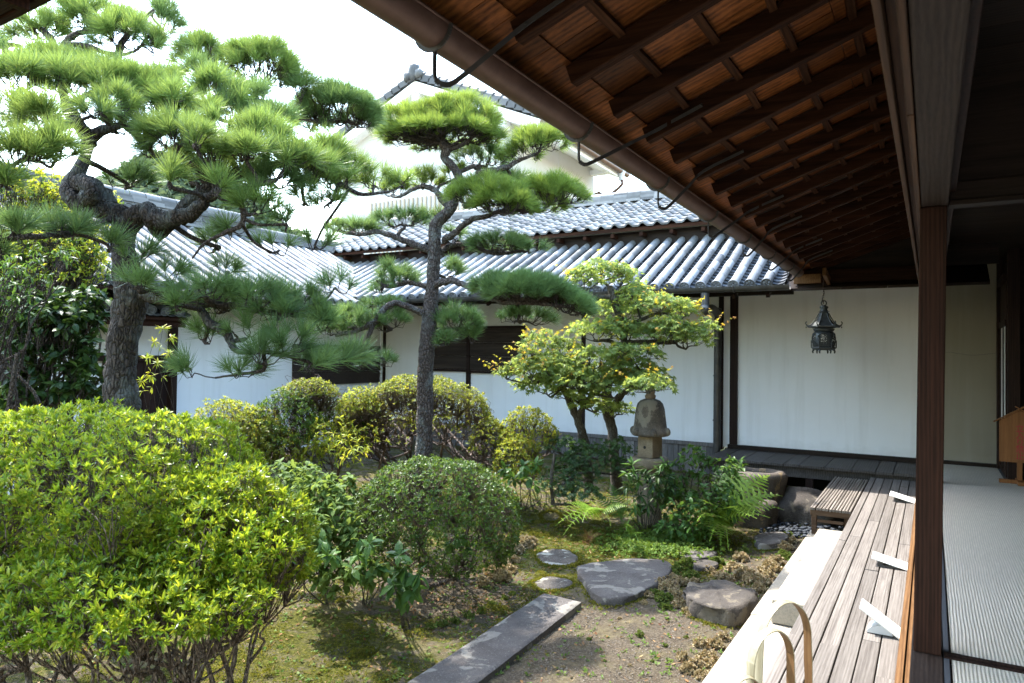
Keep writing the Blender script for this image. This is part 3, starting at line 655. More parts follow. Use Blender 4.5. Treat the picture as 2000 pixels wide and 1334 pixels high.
# ------------------------------------------------------------------ tall white storehouse beyond the roofs
def kura():
    R = empty('storehouse', (-12.7, 17, 0), 'tall white plastered storehouse with grey tiled gable rising behind the corridor roof', 'building')
    xw0, xw1, y0, y1 = -15.8, -9.64, 16.0, 21.3; xa = -12.72; za = 9.72; sl = .43; zw = za - sl*(xw1-xa)
    w = MB()
    V = [(xw0, y0, 0), (xw1, y0, 0), (xw1, y0, zw), (xa, y0, za), (xw0, y0, zw)]; V += [(a, y1, c) for a, b, c in V]
    b0 = w.n; w.add(V, [(1, 6, 7, 2), (5, 0, 4, 9), (2, 7, 8, 3), (3, 8, 9, 4)]); w.faces([(0, 1, 2, 3, 4), (9, 8, 7, 6, 5)])
    w.build('wall', M['plaster2'], R)
    f = MB(); box(f, (xw1+.001, y0+2.7, 0), (xw1+.006, y0+2.715, zw)); box(f, (xa-.3, y0-.006, za-.62), (xa+.5, y0-.001, za-.60)); f.build('wall_joint', M['greyplastic'], R)
    # overhanging white eaves: verge boards and soffit
    ov = 1.02; yv = y0-.34
    e = MB()
    for sg in (1, -1):
        p = A(xa, 0, za+.16); q = A(xa+sg*(xw1-xa+ov), 0, za+.16-sl*(xw1-xa+ov)); hh = A(0, 0, -.30)
        V = [p+A(0, yv, 0), q+A(0, yv, 0), q+A(0, y1, 0), p+A(0, y1, 0)]; V += [v+hh for v in V]
        F = [(0, 1, 2, 3), (7, 6, 5, 4), (0, 4, 5, 1), (1, 5, 6, 2), (2, 6, 7, 3), (3, 7, 4, 0)]; e.add(V, F if sg > 0 else [x[::-1] for x in F])
    e.build('eaves', M['plaster'], R)
    for x in (xa, xa+2.9, xa-2.9, xw1+.55):
        k = MB(); z = za - .14 - sl*abs(x-xa); box(k, (x-.13, yv+.03, z-.26), (x+.13, y0, z-.02)); bevel(k.build('corbel', M['plaster'], R), .02)
    k = MB(); z = zw-.40; box(k, (xw1, y1-.35, z), (xw1+.75, y1-.1, z+.16)); bevel(k.build('corbel', M['plaster'], R), .02)
    # tiles: verge row as seen from the gable end, and both slopes
    t = MB()
    for sg in (1, -1):
        upv = unit(A(-sg, 0, sl)); Ls = (xw1-xa+ov+.05)/upv[0]*-sg
        o = A(xa+sg*(xw1-xa+ov+.05), yv-.05, za+.19-sl*(xw1-xa+ov+.05)); n = int(Ls/.30)+1
        for i in range(n):
            p0 = o+upv*(i*Ls/n); p1 = o+upv*((i+1.12)*Ls/n); nn = unit(np.cross(A(0, 1, 0), upv)); nn = nn if nn[2] > 0 else -nn
            a = p0+nn*.045; c = p1
            V = [a, a+nn*.17, c+nn*.15, c]; V += [v+A(0, .34, 0) for v in V]; t.add(V, [(0, 1, 2, 3), (7, 6, 5, 4), (0, 4, 5, 1), (1, 5, 6, 2), (2, 6, 7, 3), (3, 7, 4, 0)])
            tube(t, [p0+nn*.20+A(0, .10, 0), p1+nn*.17+A(0, .10, 0)], [.10, .085], 8)
        w2 = y1-y0
        tiles_wave(t, (o[0], y0-.1, o[2]), (0, 1, 0), upv, w2, Ls)
    t.build('roof', M['tile3'], R)
    r = MB(); tube(r, [(xa, yv, za+.46), (xa, y1, za+.46)], .12, 10); box(r, (xa-.16, yv, za+.22), (xa+.16, y1, za+.40))
    ico(r, (xa, yv-.06, za+.42), (.20, .10, .26), 2, .3, 3, 4.0); ico(r, (xa-.2, yv-.06, za+.32), (.17, .09, .15), 2, .2, 3, 5.0); ico(r, (xa+.18, yv-.06, za+.33), (.15, .09, .14), 2, .2, 3, 6.0)
    r.build('ridge', M['tile3'], R)
    # copper gutter along the side eave with its hopper and pipe
    g = MB(); xg = xw1+ov+.10; zg = za+.10-sl*(xw1-xa+ov+.05); tube(g, [(xg, yv+.0, zg), (xg, y1+.15, zg-.06)], .085, 12)
    y = yv
    while y < y1: tube(g, [(xg, y, zg), (xg, y+.05, zg)], .092, 12); y += .75
    g.build('gutter', M['gutter'], R)
    h = MB(); yh = y1-.35; lathe(h, [(.09, -.34), (.10, -.16), (.13, -.06), (.13, .02)], (xg, yh, zg), 12)
    h.build('hopper', M['greyplastic'], R)
    p = MB(); tube(p, spline([(xg, yh, zg-.3), (xg, yh, zg-.5), (xg-.5, yh+.05, zg-.8), (xw1+.06, yh+.1, zg-1.05), (xw1+.06, yh+.1, 2)], 4), .05, 8); p.build('down_pipe', M['gutter'], R)
    f = MB(); q = onx(1165, 395, xw1+.02); box(f, (xw1, q[1]-.8, 5.2), (xw1+.08, q[1]+.5, 5.75)); bevel(f.build('window_hood', M['plaster2'], R), .01)
    f = MB(); x = -14.6
    while x < -11.0: box(f, (x, y0-.05, 3.9), (x+.05, y0-.01, 6.6)); x += .16
    f.build('lattice', M['latt'], R)
kura()
# ------------------------------------------------------------------ the veranda house on the right
def house():
    R = empty('veranda_house', (0, 4.2, 0), 'dark timber house with open eaves, deep veranda, post and matted corridor along the garden', 'building')
    sl = .36; XT = -1.33; ZT = 3.22; Y0, Y1 = -2.6, 11.9
    ru = unit(A(1, 0, sl)); nd = unit(A(-sl, 0, 1))
    def at(x, y, d=0.0): return A(x, y, ZT + sl*(x-XT)) + nd*d
    # rafters (d = 0 is their underside)
    ys = []; y = 3.185 - 12*.467
    while y < 10.6: ys.append(y); y += .467
    for y in ys:
        r = MB(); p = at(XT, y, .045); q = at(.62, y, .045); beam(r, p, q, .054, .09, nd); bevel(r.build('rafter', M['rafter'], R), .004, 1)
    # boards lying across on the rafters, small battens in each bay
    b = MB(); edge = -1.56; xs = []; x = edge
    while x < 1.0: xs.append(x); x += rng.uniform(.20, .27)
    for i, x in enumerate(xs):
        y = Y0
        while y < Y1:
            ln = rng.uniform(.8, 1.7); x2 = (xs[i+1] if i+1 < len(xs) else 1.15); d = .098 + rng.uniform(0, .004)
            c = [at(x, y, d), at(x2-.003, y, d+.004), at(x2-.003, y+ln-.004, d+.004), at(x, y+ln-.004, d)]
            V = c + [v + nd*.014 for v in c]; b.add(V, [(3, 2, 1, 0), (4, 5, 6, 7), (0, 1, 5, 4), (1, 2, 6, 5), (2, 3, 7, 6), (3, 0, 4, 7)]); y += ln
    for i in range(int((Y1-Y0)/.155)):                                # narrow shingle ends at the eave
        y = Y0+i*.155; c = [at(edge-.03+rng.uniform(-.012, .012), y, .083), at(-1.30, y, .083), at(-1.30, y+.15, .083), at(edge-.03, y+.15, .083)]
        V = c + [v + nd*.011 for v in c]; b.add(V, [(3, 2, 1, 0), (4, 5, 6, 7), (0, 1, 5, 4), (1, 2, 6, 5), (2, 3, 7, 6), (3, 0, 4, 7)])
    b.build('eave_boards', M['soffit'], R)
    b = MB()
    for y0, y1 in zip(ys[:-1], ys[1:]):
        x = -1.08
        while x < .3:
            p = at(x+rng.normal(0, .006), y0+.029, .080); q = at(x+rng.normal(0, .006), y1-.029, .080); beam(b, p, q, .036, .034, nd); x += .262
    b.build('slats', M['batten'], R)
    # tiled top of the roof
    t = MB(); o = at(-1.56, Y0, .14); V = [at(-1.55, Y0, .125), at(3.2, Y0, .125), at(3.2, Y1, .125), at(-1.55, Y1, .125)]; V += [v+nd*.06 for v in V]
    t.add(V, [(3, 2, 1, 0), (4, 5, 6, 7), (0, 1, 5, 4), (1, 2, 6, 5), (2, 3, 7, 6), (3, 0, 4, 7)])
    rm, cm = MB(), MB(); tiles_barrel(rm, t, at(-1.62, Y0, .20), (0, 1, 0), ru, 14.3, 5.0, .228, crest=cm)
    tr = t.build('roof', M['tile'], R); rm.build('cover_tile', M['tile'], tr); cm.build('crest_tile', M['tile2'], tr)
    # eave gutter with straps
    g = MB(); gx = -1.49; gz = 3.185; r = .068; yy = np.linspace(-1.4, 9.75, 40); a = np.linspace(math.pi*.98, 2.06*math.pi, 15); V = []
    for rr in (r, r-.005):
        for y in yy: V += [(gx+rr*math.cos(t_), y, gz+rr*math.sin(t_)-.004*(y-4)*.0) for t_ in a]
    n, m = len(yy), len(a); F4 = []
    for s in (0, n*m):
        F4 += [(s+i*m+j, s+i*m+j+1, s+(i+1)*m+j+1, s+(i+1)*m+j) for i in range(n-1) for j in range(m-1)]
    g.add(V, F4, True); lip = [(gx+r, y, gz+.004) for y in yy]; tube(g, lip, .006, 5); tube(g, [(gx-r, y, gz+.004) for y in yy], .006, 5)
    gu = g.build('gutter', M['gutter'], R)
    by = [1.93-1.168*2, 1.93-1.168, 1.93] + [1.93+1.168*k for k in range(1, 8)]
    for y in by:
        if y > 9.9: continue
        k = MB(); aa = np.linspace(math.pi, 2*math.pi, 13); ring = [(gx+.073*math.cos(t_), y, gz+.073*math.sin(t_)) for t_ in aa]
        for p, q in zip(ring[:-1], ring[1:]): beam(k, p, q, .022, .005, (0, 1, 0))
        yb = y+.012; yr = min(ys, key=lambda v: abs(v-(y+.36)))-.036; e0 = at(-1.27, yr, .03); e1 = at(-1.02, yr, .035)
        P = spline([(gx, yb, gz-.072), (gx, yb, gz-.15), (gx+.004, yb+.004, gz-.176), (gx+.022, yb+.02, gz-.19), (gx+.05, yb+.06, gz-.170), e0*.6+A(gx+.05, yb+.06, gz-.17)*.4, e0, e1], 3)
        for p, q in zip(P[:-1], P[1:]): beam(k, p, q+(q-p)*.08, .006, .018, A(0, 0, 1) if abs(unit(q-p)[2]) < .8 else A(0, 1, 0))
        for c in (e0, e1): ico(k, c+A(0, -.006, 0), (.007, .005, .007), 1, 0)
        k.build('gutter_bracket', M['strap'], gu)
    # cross beam at the far end of the eaves, with a short end block
    f = MB(); box(f, (-1.58, 10.12, 3.07), (-.02, 10.24, 3.24)); bevel(f.build('cross_beam', M['rafter'], R), .006)
    f = MB(); box(f, (-1.60, 10.08, 3.065), (-1.26, 10.118, 3.19)); bevel(f.build('fascia_block', M['sill'], R), .004)
    f = MB(); beam(f, (-1.16, 9.60, 3.16), (-1.16, 10.10, 3.08), .045, .10); bevel(f.build('hanging_peg', M['sill'], R), .006)
    f = MB(); box(f, (-1.6, 10.26, 3.24), (.7, 10.30, 3.75)); f.build('gable_board', M['dark'], R)
    # lintel beam, shutter track
    f = MB(); box(f, (-.046, Y0, 2.852), (.075, 10.2, 3.12)); bevel(f.build('lintel_beam', M['beam'], R), .006)
    f = MB(); box(f, (.077, Y0, 2.92), (.108, 10.2, 3.10)); bevel(f.build('ceiling_rail', M['darkz'], R), .003)
    f = MB(); box(f, (-.070, Y0, 2.847), (-.049, 2.60, 2.93)); box(f, (-.070, 2.604, 2.845), (-.049, 10.2, 2.93)); box(f, (-.116, Y0, 2.846), (-.097, 1.62, 2.96)); box(f, (-.116, 1.624, 2.844), (-.097, 10.2, 2.96)); box(f, (-.0965, Y0, 2.90), (-.0705, 10.2, 2.95))
    bevel(f.build('shutter_track', M['track'], R), .003)
    f = MB(); box(f, (-.115, Y0, 3.13), (-.05, 10.2, 3.9)); f.build('upper_wall', M['dark'], R)
    # the post, leaning a touch, on the sill
    f = MB(); lo, hi = .55, 2.849; V = [(-.079, 4.216, lo), (.044, 4.216, lo), (.044, 4.336, lo), (-.079, 4.336, lo), (-.053, 4.216, hi), (.069, 4.216, hi), (.069, 4.336, hi), (-.053, 4.336, hi)]
    f.add(V, BOXF); bevel(f.build('post', M['post'], R), .005)
    f = MB(); box(f, (-.055, 10.08, .55), (.07, 10.2, 2.85)); bevel(f.build('post', M['post'], R), .005)
    f = MB(); box(f, (-.088, Y0, .36), (.052, 10.75, .548)); bevel(f.build('sill_beam', M['beam'], R), .005)
    f = MB(); box(f, (-.150, Y0, .40), (-.117, 10.78, .515)); box(f, (-.1165, Y0, .40), (-.0885, 10.78, .500)); bevel(f.build('shutter_sill', M['sill'], R), .003)
    # cross lintel, threshold, matted floor
    f = MB(); box(f, (.078, 4.23, 2.85), (2.6, 4.33, 2.875)); box(f, (.078, 4.24, 2.8755), (2.6, 4.32, 2.97)); bevel(f.build('cross_lintel', M['dark'], R), .003)
    f = MB(); box(f, (.078, 4.25, 2.97), (2.6, 4.31, 3.52)); f.build('lintel_wall', M['dark'], R)
    f = MB(); box(f, (.056, 4.20, .40), (2.6, 4.225, .556)); box(f, (.056, 4.2255, .40), (2.6, 4.252, .546)); box(f, (.056, 4.2525, .40), (2.6, 4.285, .556)); bevel(f.build('threshold', M['darkz'], R), .002)
    f = MB(); box(f, (.055, Y0, .42), (2.6, YW-.03, .525)); f.build('floor_base', M['dark'], R)
    f = MB(); x = .11; y = Y0
    while y < YW: box(f, (.11, y, 3.50), (2.6, y+.236, 3.52)); y += .24
    f.build('ceiling', M['dark'], R)
    # right side: dark partition with papered sliding doors at the far end, opening beside it
    f = MB(); box(f, (.795, 12.0, .55), (.86, YW+.0095, 3.5)); bevel(f.build('partition_post', M['darkz'], R), .004)
    f = MB(); box(f, (.84, 10.95, .55), (.97, 11.07, 3.5)); bevel(f.build('partition_post', M['darkz'], R), .004)
    f = MB(); box(f, (.815, 11.07, 2.52), (.87, 12.0, 2.60)); box(f, (.80, 11.07, 3.10), (.90, 12.0, 3.2)); box(f, (.83, 11.07, 2.6), (.86, 12.0, 3.1)); bevel(f.build('partition_lintel', M['darkz'], R), .003)
    f = MB()
    for y in (11.08, 11.52, 11.96): box(f, (.825, y, .56), (.852, y+.035, 2.52))
    box(f, (.825, 11.11, .56), (.852, 11.96, .62)); box(f, (.825, 11.11, 1.02), (.852, 11.96, 1.06)); box(f, (.834, 11.11, .62), (.845, 11.96, 1.02))
    sd = f.build('sliding_door', M['darkz'], R); f = MB(); box(f, (.838, 11.11, 1.06), (.841, 11.96, 2.52)); f.build('paper', M['paper'], sd)
    f = MB(); box(f, (2.6, 3.6, 0), (2.7, YW+.1, 3.9)); box(f, (.86, YW-.05, .5), (2.6, YW+.1, 3.6)); f.build('inner_wall', M['dark'], R)
    f = MB(); box(f, (.0, Y0-.1, 2.05), (2.7, Y0, 3.9)); box(f, (2.6, Y0, 2.05), (2.7, 3.599, 3.9)); f.build('unseen_end_wall', M['dark'], R)  # unseen upper walls, left open below so daylight reaches the mats
    # open deck of long boards
    gx = [-.715, -.645, -.541, -.438, -.341, -.245, -.152]; f = MB()
    for i, (a, c) in enumerate(zip(gx[:-1], gx[1:])):
        y = Y0 + rng.uniform(0, 1.5) - 2
        while y < 10.78:
            ln = rng.uniform(2.3, 3.6); y2 = min(y+ln-.003, 10.79); z = .45+rng.normal(0, .0018)
            ww = rng.uniform(.003, .006)
            box(f, (a+ww, y, .415), (c-ww*.6, y2, z)); y += ln
    bevel(f.build('deck_boards', M['deck'], R), .0035)
    y = -2.0
    while y < 10.7: f = MB(); box(f, (-.69, y, .33), (-.16, y+.07, .413)); f.build('deck_joist', M['darkplank'], R); y += 1.1
    f = MB(); box(f, (-.70, Y0, .335), (-.655, 10.75, .411)); f.build('deck_beam', M['darkplank'], R)
    for y in (-1.0, 1.2, 3.4, 5.6, 7.9, 10.1):
        f = MB(); box(f, (-.66, y, .0), (-.57, y+.09, .334)); bevel(f.build('deck_leg', M['darkz'], R), .004)
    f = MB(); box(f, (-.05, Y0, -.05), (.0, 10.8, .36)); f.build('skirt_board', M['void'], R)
    return R
house()
# neighbouring eave that dips into the top corner of the view
def porch():
    R = empty('porch_roof', (-2.6, .4, 0), 'dark boarded eave end of the porch roof in the upper corner above the big pine', 'roof')
    a = onz(-30, 52, 3.9); b = onz(95, -12, 3.9); d = unit((b-a)*A(1, 1, 0)); n = A(d[1], -d[0], 0); n = n if n@A(-CF[0], -CF[1], 0) > 0 else -n
    f = MB(); P0 = a-d*.5; P1 = b+d*1.2
    for k in range(7):
        p = P0+n*(.03+k*.16); q = P1+n*(.03+k*.16); beam(f, p+n*.078, q+n*.078, .152, .03)
    f.build('eave_board', M['rafter'], R)
    f = MB(); beam(f, P0+A(0, 0, .02)-n*.0, P1+A(0, 0, .02)-n*.0, .05, .09); bevel(f.build('fascia', M['rafter'], R), .01)
    for k in range(4):
        f = MB(); p = P0+d*(.2+.45*k)+A(0, 0, -.05)+n*.04; beam(f, p, p+n*1.0, .05, .06); bevel(f.build('rafter', M['rafter'], R), .004)
    f = MB(); V = [P0+A(0, 0, .03), P1+A(0, 0, .03), P1+n*1.2+A(0, 0, .5), P0+n*1.2+A(0, 0, .5)]; V += [v+A(0, 0, .08) for v in V]
    f.add(V, [(0, 1, 2, 3), (7, 6, 5, 4), (0, 4, 5, 1), (1, 5, 6, 2), (2, 6, 7, 3), (3, 7, 4, 0)]); f.build('roof', M['tile2'], R)
    f = MB(); q = P0 + n*.9 + d*.4; box(f, (q[0]-.06, q[1]-.06, 0), (q[0]+.06, q[1]+.06, 3.86)); bevel(f.build('post', M['post'], R), .005)
porch()

# matted floor: three lengths of woven rush
def mat(name, x0, x1, y0, y1, label, hems):
    R = empty(name, ((x0+x1)/2, (y0+y1)/2, .525), label, 'mat', 'rush mats along the corridor floor')
    f = MB(); box(f, (x0+.035, y0, .527), (x1, y1, .55)); f.build('rush_surface', M['tatami'], R)
    for a, b in hems: f = MB(); box(f, (a, y0, .5265), (b, y1, .5505)); f.build('hem', M['hem'], R)
mat('rush_mat', .055, 2.4, -2.5, 4.198, 'pale ribbed rush mat this side of the dark threshold by the post', [(.055, .079)])
mat('rush_mat', .055, 2.4, 4.288, 6.84, 'pale ribbed rush mat between the dark threshold and the first faint seam', [(.055, .079)])
mat('rush_mat', .055, 2.4, 6.843, 10.72, 'pale ribbed rush mat running from the first seam to below the red lettered sign', [(.055, .079)])
mat('rush_mat', .055, .80, 10.723, YW-.03, 'short ribbed rush mat against the far corridor wall', [(.055, .079), (.80, .835)])

# ------------------------------------------------------------------ stone kerb of the deck
def curb_block(lo, hi, label, amp=.004):
    mb = MB(); import bmesh
    box(mb, lo, hi, .002); o = mb.build('kerb_stone', M['curb'], origin=((lo[0]+hi[0])/2, (lo[1]+hi[1])/2, lo[2])); bevel(o, .008, 2)
    return tag(o, label, 'kerb stone', 'pale kerb stones under the deck')
curb_block((-1.15, -1.0, -.2), (-.835, 3.35, .16), 'long pale kerb stone beside the bamboo hoops')
curb_block((-1.15, 3.354, -.2), (-.835, 5.43, .158), 'pale kerb stone ending level with the shaded end of the step block')
curb_block((-1.15, 5.434, -.2), (-.835, 7.10, .161), 'pale kerb stone next to the tan succulents beyond the step block')
curb_block((-1.15, 7.104, -.2), (-.835, 8.42, .159), 'short pale kerb stone under the leg of the slatted bench')
tag(bevel((lambda m: (box(m, (-.832, -1.0, -.2), (-.50, 8.36, .155), .001), m.build('kerb_stone', M['curb'], origin=(-.66, 4, -.2)))[1])(MB()), .006), 'inner strip of pale paving between kerb and deck edge', 'kerb stone')
def step_block():
    mb = MB(); box(mb, (-.98, 5.30, .162), (-.60, 7.75, .335), .002); o = mb.build('step_block', M['curb'], origin=(-.8, 6.5, .16)); bevel(o, .01, 2)
    tag(o, 'raised pale stone step block on the kerb with a tan shaded end face', 'step')
step_block()
# ------------------------------------------------------------------ plants: shared growth tools
def leaf_tpl(w=.2, fold=.05, curl=.1):
    v = [(0, 0, 0), (-w*.85, .34, fold), (0, .36, 0), (w*.85, .34, fold), (-w*.8, .66, fold*.7-curl*.4), (0, .68, -curl*.4), (w*.8, .66, fold*.7-curl*.4), (0, 1, -curl)]
    return A(*v), [[(0, 2, 1), (0, 3, 2), (4, 5, 7), (5, 6, 7)], [(1, 2, 5, 4), (2, 3, 6, 5)]]
def diamond_tpl(w=.22, fold=.05, curl=.08):
    return A((0, 0, 0), (-w, .45, fold), (0, .5, -curl*.2), (w, .45, fold), (0, 1, -curl)), [[(0, 2, 1), (0, 3, 2), (1, 2, 4), (2, 3, 4)]]
def star_tpl(n=7, spread=255):
    v = [(0, .0, 0)]; a0 = math.radians(90-spread/2); st = math.radians(spread/(n-1)); m = (n-1)/2
    for i in range(n):
        a = a0+st*i; L = 1-.13*abs(i-m)**1.25; v.append((math.cos(a)*L, math.sin(a)*L, -.16*L))
        if i < n-1: b = a+st/2; v.append((math.cos(b)*.40, math.sin(b)*.40, .02))
    return A(*v), [[(0, i, i+1) for i in range(1, len(v)-1)]]
def fern_tpl(n=13, arch=.55, seed=0):
    v, f = [], []; g = np.random.default_rng(seed)
    for i in range(n):
        t = .10+.88*i/n; prof = math.sin(math.pi*min(1, t*.98+.14)**.8)*.27*(1 if t > .2 else .85) + .015
        y = t*math.cos(arch*t*.5); z = .62*t*math.sin(1.15) - arch*t*t*1.15; sl = .62-2*arch*1.15*t*.5
        for sg in (1, -1):
            L = prof*g.uniform(.92, 1.06); k = 6; b = len(v); ww = .034*(1-.35*t)
            for j in range(k+1):
                s = j/k; x = sg*(.004+L*s*.93); yy = y+L*s*.34; zz = z-.12*L*s*s; h = ww*(1-s)**.6
                v.append((x, yy+h*(1 if j % 2 else .55), zz)); v.append((x, yy-h*(1 if j % 2 == 0 else .6)*.9, zz))
            for j in range(k): f.append((b+2*j, b+2*j+1, b+2*j+3, b+2*j+2))
        b = len(v); t2 = t+.9/n; y2 = t2*math.cos(arch*t2*.5); z2 = .62*t2*math.sin(1.15)-arch*t2*t2*1.15
        v += [(-.005, y, z), (.005, y, z), (.005, y2, z2), (-.005, y2, z2)]; f.append((b, b+1, b+2, b+3))
    b = len(v); v += [(-.006, 0, 0), (.006, 0, 0), (.006, .11, .05), (-.006, .11, .05)]; f.append((b, b+1, b+2, b+3))
    return A(*v), [f]
LEAF = leaf_tpl(.2, .05, .12); LEAFA = leaf_tpl(.15, .06, .10); LEAFW = leaf_tpl(.27, .05, .22); LEAFN = leaf_tpl(.13, .04, .2); DIA = diamond_tpl(); DIAW = diamond_tpl(.3); STAR = star_tpl(); STAR5 = star_tpl(5, 190)
def cone_dirs(axis, m, th0, th1, pw=1.0):
    """m directions round each axis, between the angles th0 and th1 (degrees)"""
    n = len(axis); y = np.repeat(unit(axis), m, 0); Mx = rots(y)
    th = np.radians(th0 + (th1-th0)*rng.random(n*m)**pw); ph = (np.tile(np.arange(m)*2*math.pi/m*1.0, n) + np.repeat(rng.random(n)*7, m) + rng.normal(0, .25, n*m))
    d = y*np.cos(th)[:, None] + (Mx[:, :, 0]*np.cos(ph)[:, None] + Mx[:, :, 2]*np.sin(ph)[:, None])*np.sin(th)[:, None]
    return d, y
def rosettes(mb, tpl, pos, axis, m, size, th0=30, th1=75, var=.22, roll=.25):
    d, ax = cone_dirs(axis, m, th0, th1); N = ax + rng.normal(0, roll, ax.shape); p = np.repeat(pos, m, 0)
    M3 = rots(d, N); s = size*rng.uniform(1-var, 1+var, len(d))
    scatter(mb, *tpl, p + d*.004, M3, s)
def branching(mb, roots, targets, r0, r1, n1=6, n2=24, pull1=.5, pull2=.22, wig=.05, lift=0.0, tipk=3, tip_mb=None):
    """wood from the roots to each target over two levels of forks"""
    T = np.asarray(targets, float); roots = np.asarray(roots, float).reshape(-1, 3); n2 = min(n2, len(T)); n1 = min(n1, n2)
    c2 = T[rng.choice(len(T), n2, False)]
    for _ in range(3):
        a = np.argmin(((T[:, None]-c2[None])**2).sum(-1), 1); c2 = np.array([T[a == k].mean(0) if (a == k).any() else c2[k] for k in range(n2)])
    near = roots[np.argmin(((c2[:, None]-roots[None])**2).sum(-1), 1)]
    N2 = c2 + (near-c2)*pull2; N2[:, 2] -= lift
    c1 = c2[rng.choice(n2, n1, False)]
    for _ in range(3):
        b = np.argmin(((c2[:, None]-c1[None])**2).sum(-1), 1); c1 = np.array([c2[b == k].mean(0) if (b == k).any() else c1[k] for k in range(n1)])
    near1 = roots[np.argmin(((c1[:, None]-roots[None])**2).sum(-1), 1)]; N1 = c1 + (near1-c1)*pull1; N1[:, 2] -= lift*1.4
    rm = (r0*r1)**.5; r_b = r0*.62
    for k in range(n1):
        L = np.linalg.norm(N1[k]-near1[k]); mid = (N1[k]+near1[k])/2 + rng.normal(0, wig*1.6*L, 3)
        tube(mb, spline([near1[k], mid, N1[k]], 5), np.linspace(r0, r_b, 11), 6, cap=False)
    for k in range(n2):
        q = N1[b[k]]; L = np.linalg.norm(N2[k]-q); m1 = q*.66+N2[k]*.34 + rng.normal(0, wig*L, 3); m2 = q*.33+N2[k]*.67 + rng.normal(0, wig*L, 3)
        tube(mb, spline([q, m1, m2, N2[k]], 3), np.linspace(r_b*.8, rm*.8, 10), 5, cap=False)
    tm = tip_mb or mb
    for i in range(len(T)):
        q = N2[a[i]]; L = np.linalg.norm(T[i]-q); mid = (q+T[i])/2 + rng.normal(0, wig*1.2*L, 3)
        tube(tm, spline([q, mid, T[i]], 3), np.linspace(rm*.7, r1, 7), tipk, cap=False)
    return N2
def dome_points(c, ax, n, lat0=-.25, rin=.9, lump=.10, fr=3.0, seed=0.0, gap=None, sq=1.0, cut=None):
    """points and outward normals on a lumpy dome: c centre, ax (a right, b away, h up) in metres; right/away follow the view heading"""
    z = lat0 + (1-lat0)*rng.random(n*2); ph = rng.random(n*2)*2*math.pi; r = np.sqrt(np.maximum(0, 1-z*z))**sq
    d = np.stack([r*np.cos(ph), r*np.sin(ph), z], 1); out, nor = [], []
    for q in d:
        v = Vector(q*fr)+Vector((seed, seed*2.1, -seed)); k = 1+lump*mnoise.noise(v)*1.4
        if gap and mnoise.noise(v*1.7+Vector((9, 9, 9))) > gap: continue
        if cut is not None and q[1] < -.15 and q[2] < cut and rng.random() < .92: continue
        k *= rng.uniform(rin, 1.0)
        out.append(RH*q[0]*k*ax[0] + FH*q[1]*k*ax[1] + UP*q[2]*k*ax[2]); nor.append(unit(RH*q[0]/ax[0] + FH*q[1]/ax[1] + UP*q[2]/ax[2]))
        if len(out) >= n: break
    return np.array(out)+np.asarray(c), np.array(nor)
def px_len(px, d): return px/F*d

# ------------------------------------------------------------------ pines
def needles(mb, pos, axis, m, L, wd, th0=8, th1=66, shoot=.05, droop=.05):
    n = len(pos); d, ax = cone_dirs(axis, m, th0, th1, .8)
    k = n*m; t = rng.random(k); base = np.repeat(pos, m, 0) - ax*(t*shoot)[:, None]
    ln = L*np.repeat(rng.uniform(.62, 1.25, n), m)*rng.uniform(.78, 1.1, k); N = rng.normal(0, 1, (k, 3)); s = unit(np.cross(d, N))*wd/2
    mid = base + d*(ln*.55)[:, None]; tip = base + d*ln[:, None] + ax*(ln*.10)[:, None] - UP*(ln*droop)[:, None]
    V = np.stack([base-s, base+s, mid+s, mid-s, tip], 1).reshape(-1, 3); i = np.arange(k)[:, None]*5
    b = mb.n; mb.add(V, i+np.array([[0, 1, 2, 3]])); mb.faces(b + i + np.array([[3, 2, 4]]))
def pad_tufts(cx, cy, hw, hh, d, dens, L, tilt=0.0, under=.25):
    c = dep(cx, cy, d); a = max(px_len(hw, d)*1.12-L*.45, .06); h = max(px_len(hh, d)*1.05-L*.3, .035); b = a*.72
    n = max(6, int(dens*math.pi*a*b*1.25)); P, N = [], []; o1 = rng.uniform(0, 50)
    for _ in range(n):
        r = math.sqrt(rng.random()); ph = rng.random()*2*math.pi; u, v = r*math.cos(ph), r*math.sin(ph)
        top = math.sqrt(max(0, 1-r*r)); lay = 1-.55*rng.random()**2.2; lob = .16*mnoise.noise(Vector((u*2.6+cx*.1, v*2.6, cy*.1)))
        z = h*(-.75 + 1.55*top*lay + lob*2.0)
        if mnoise.noise(Vector((u*2.2+o1, v*2.2, o1))) > .28: continue
        P.append(c + RH*u*a*(1+lob) + FH*v*b*(1+lob) + UP*(z + tilt*u*a))
        N.append(RH*u*.95 + FH*v*.95 + UP*(.45+.6*top) + rng.normal(0, .22, 3))
    if len(P) < 3: P = [c+UP*h*.2+RH*a*q for q in (-.4, 0, .4)]; N = [UP+RH*q for q in (-.5, 0, .5)]
    return c, a, h, np.array(P), unit(np.array(N))
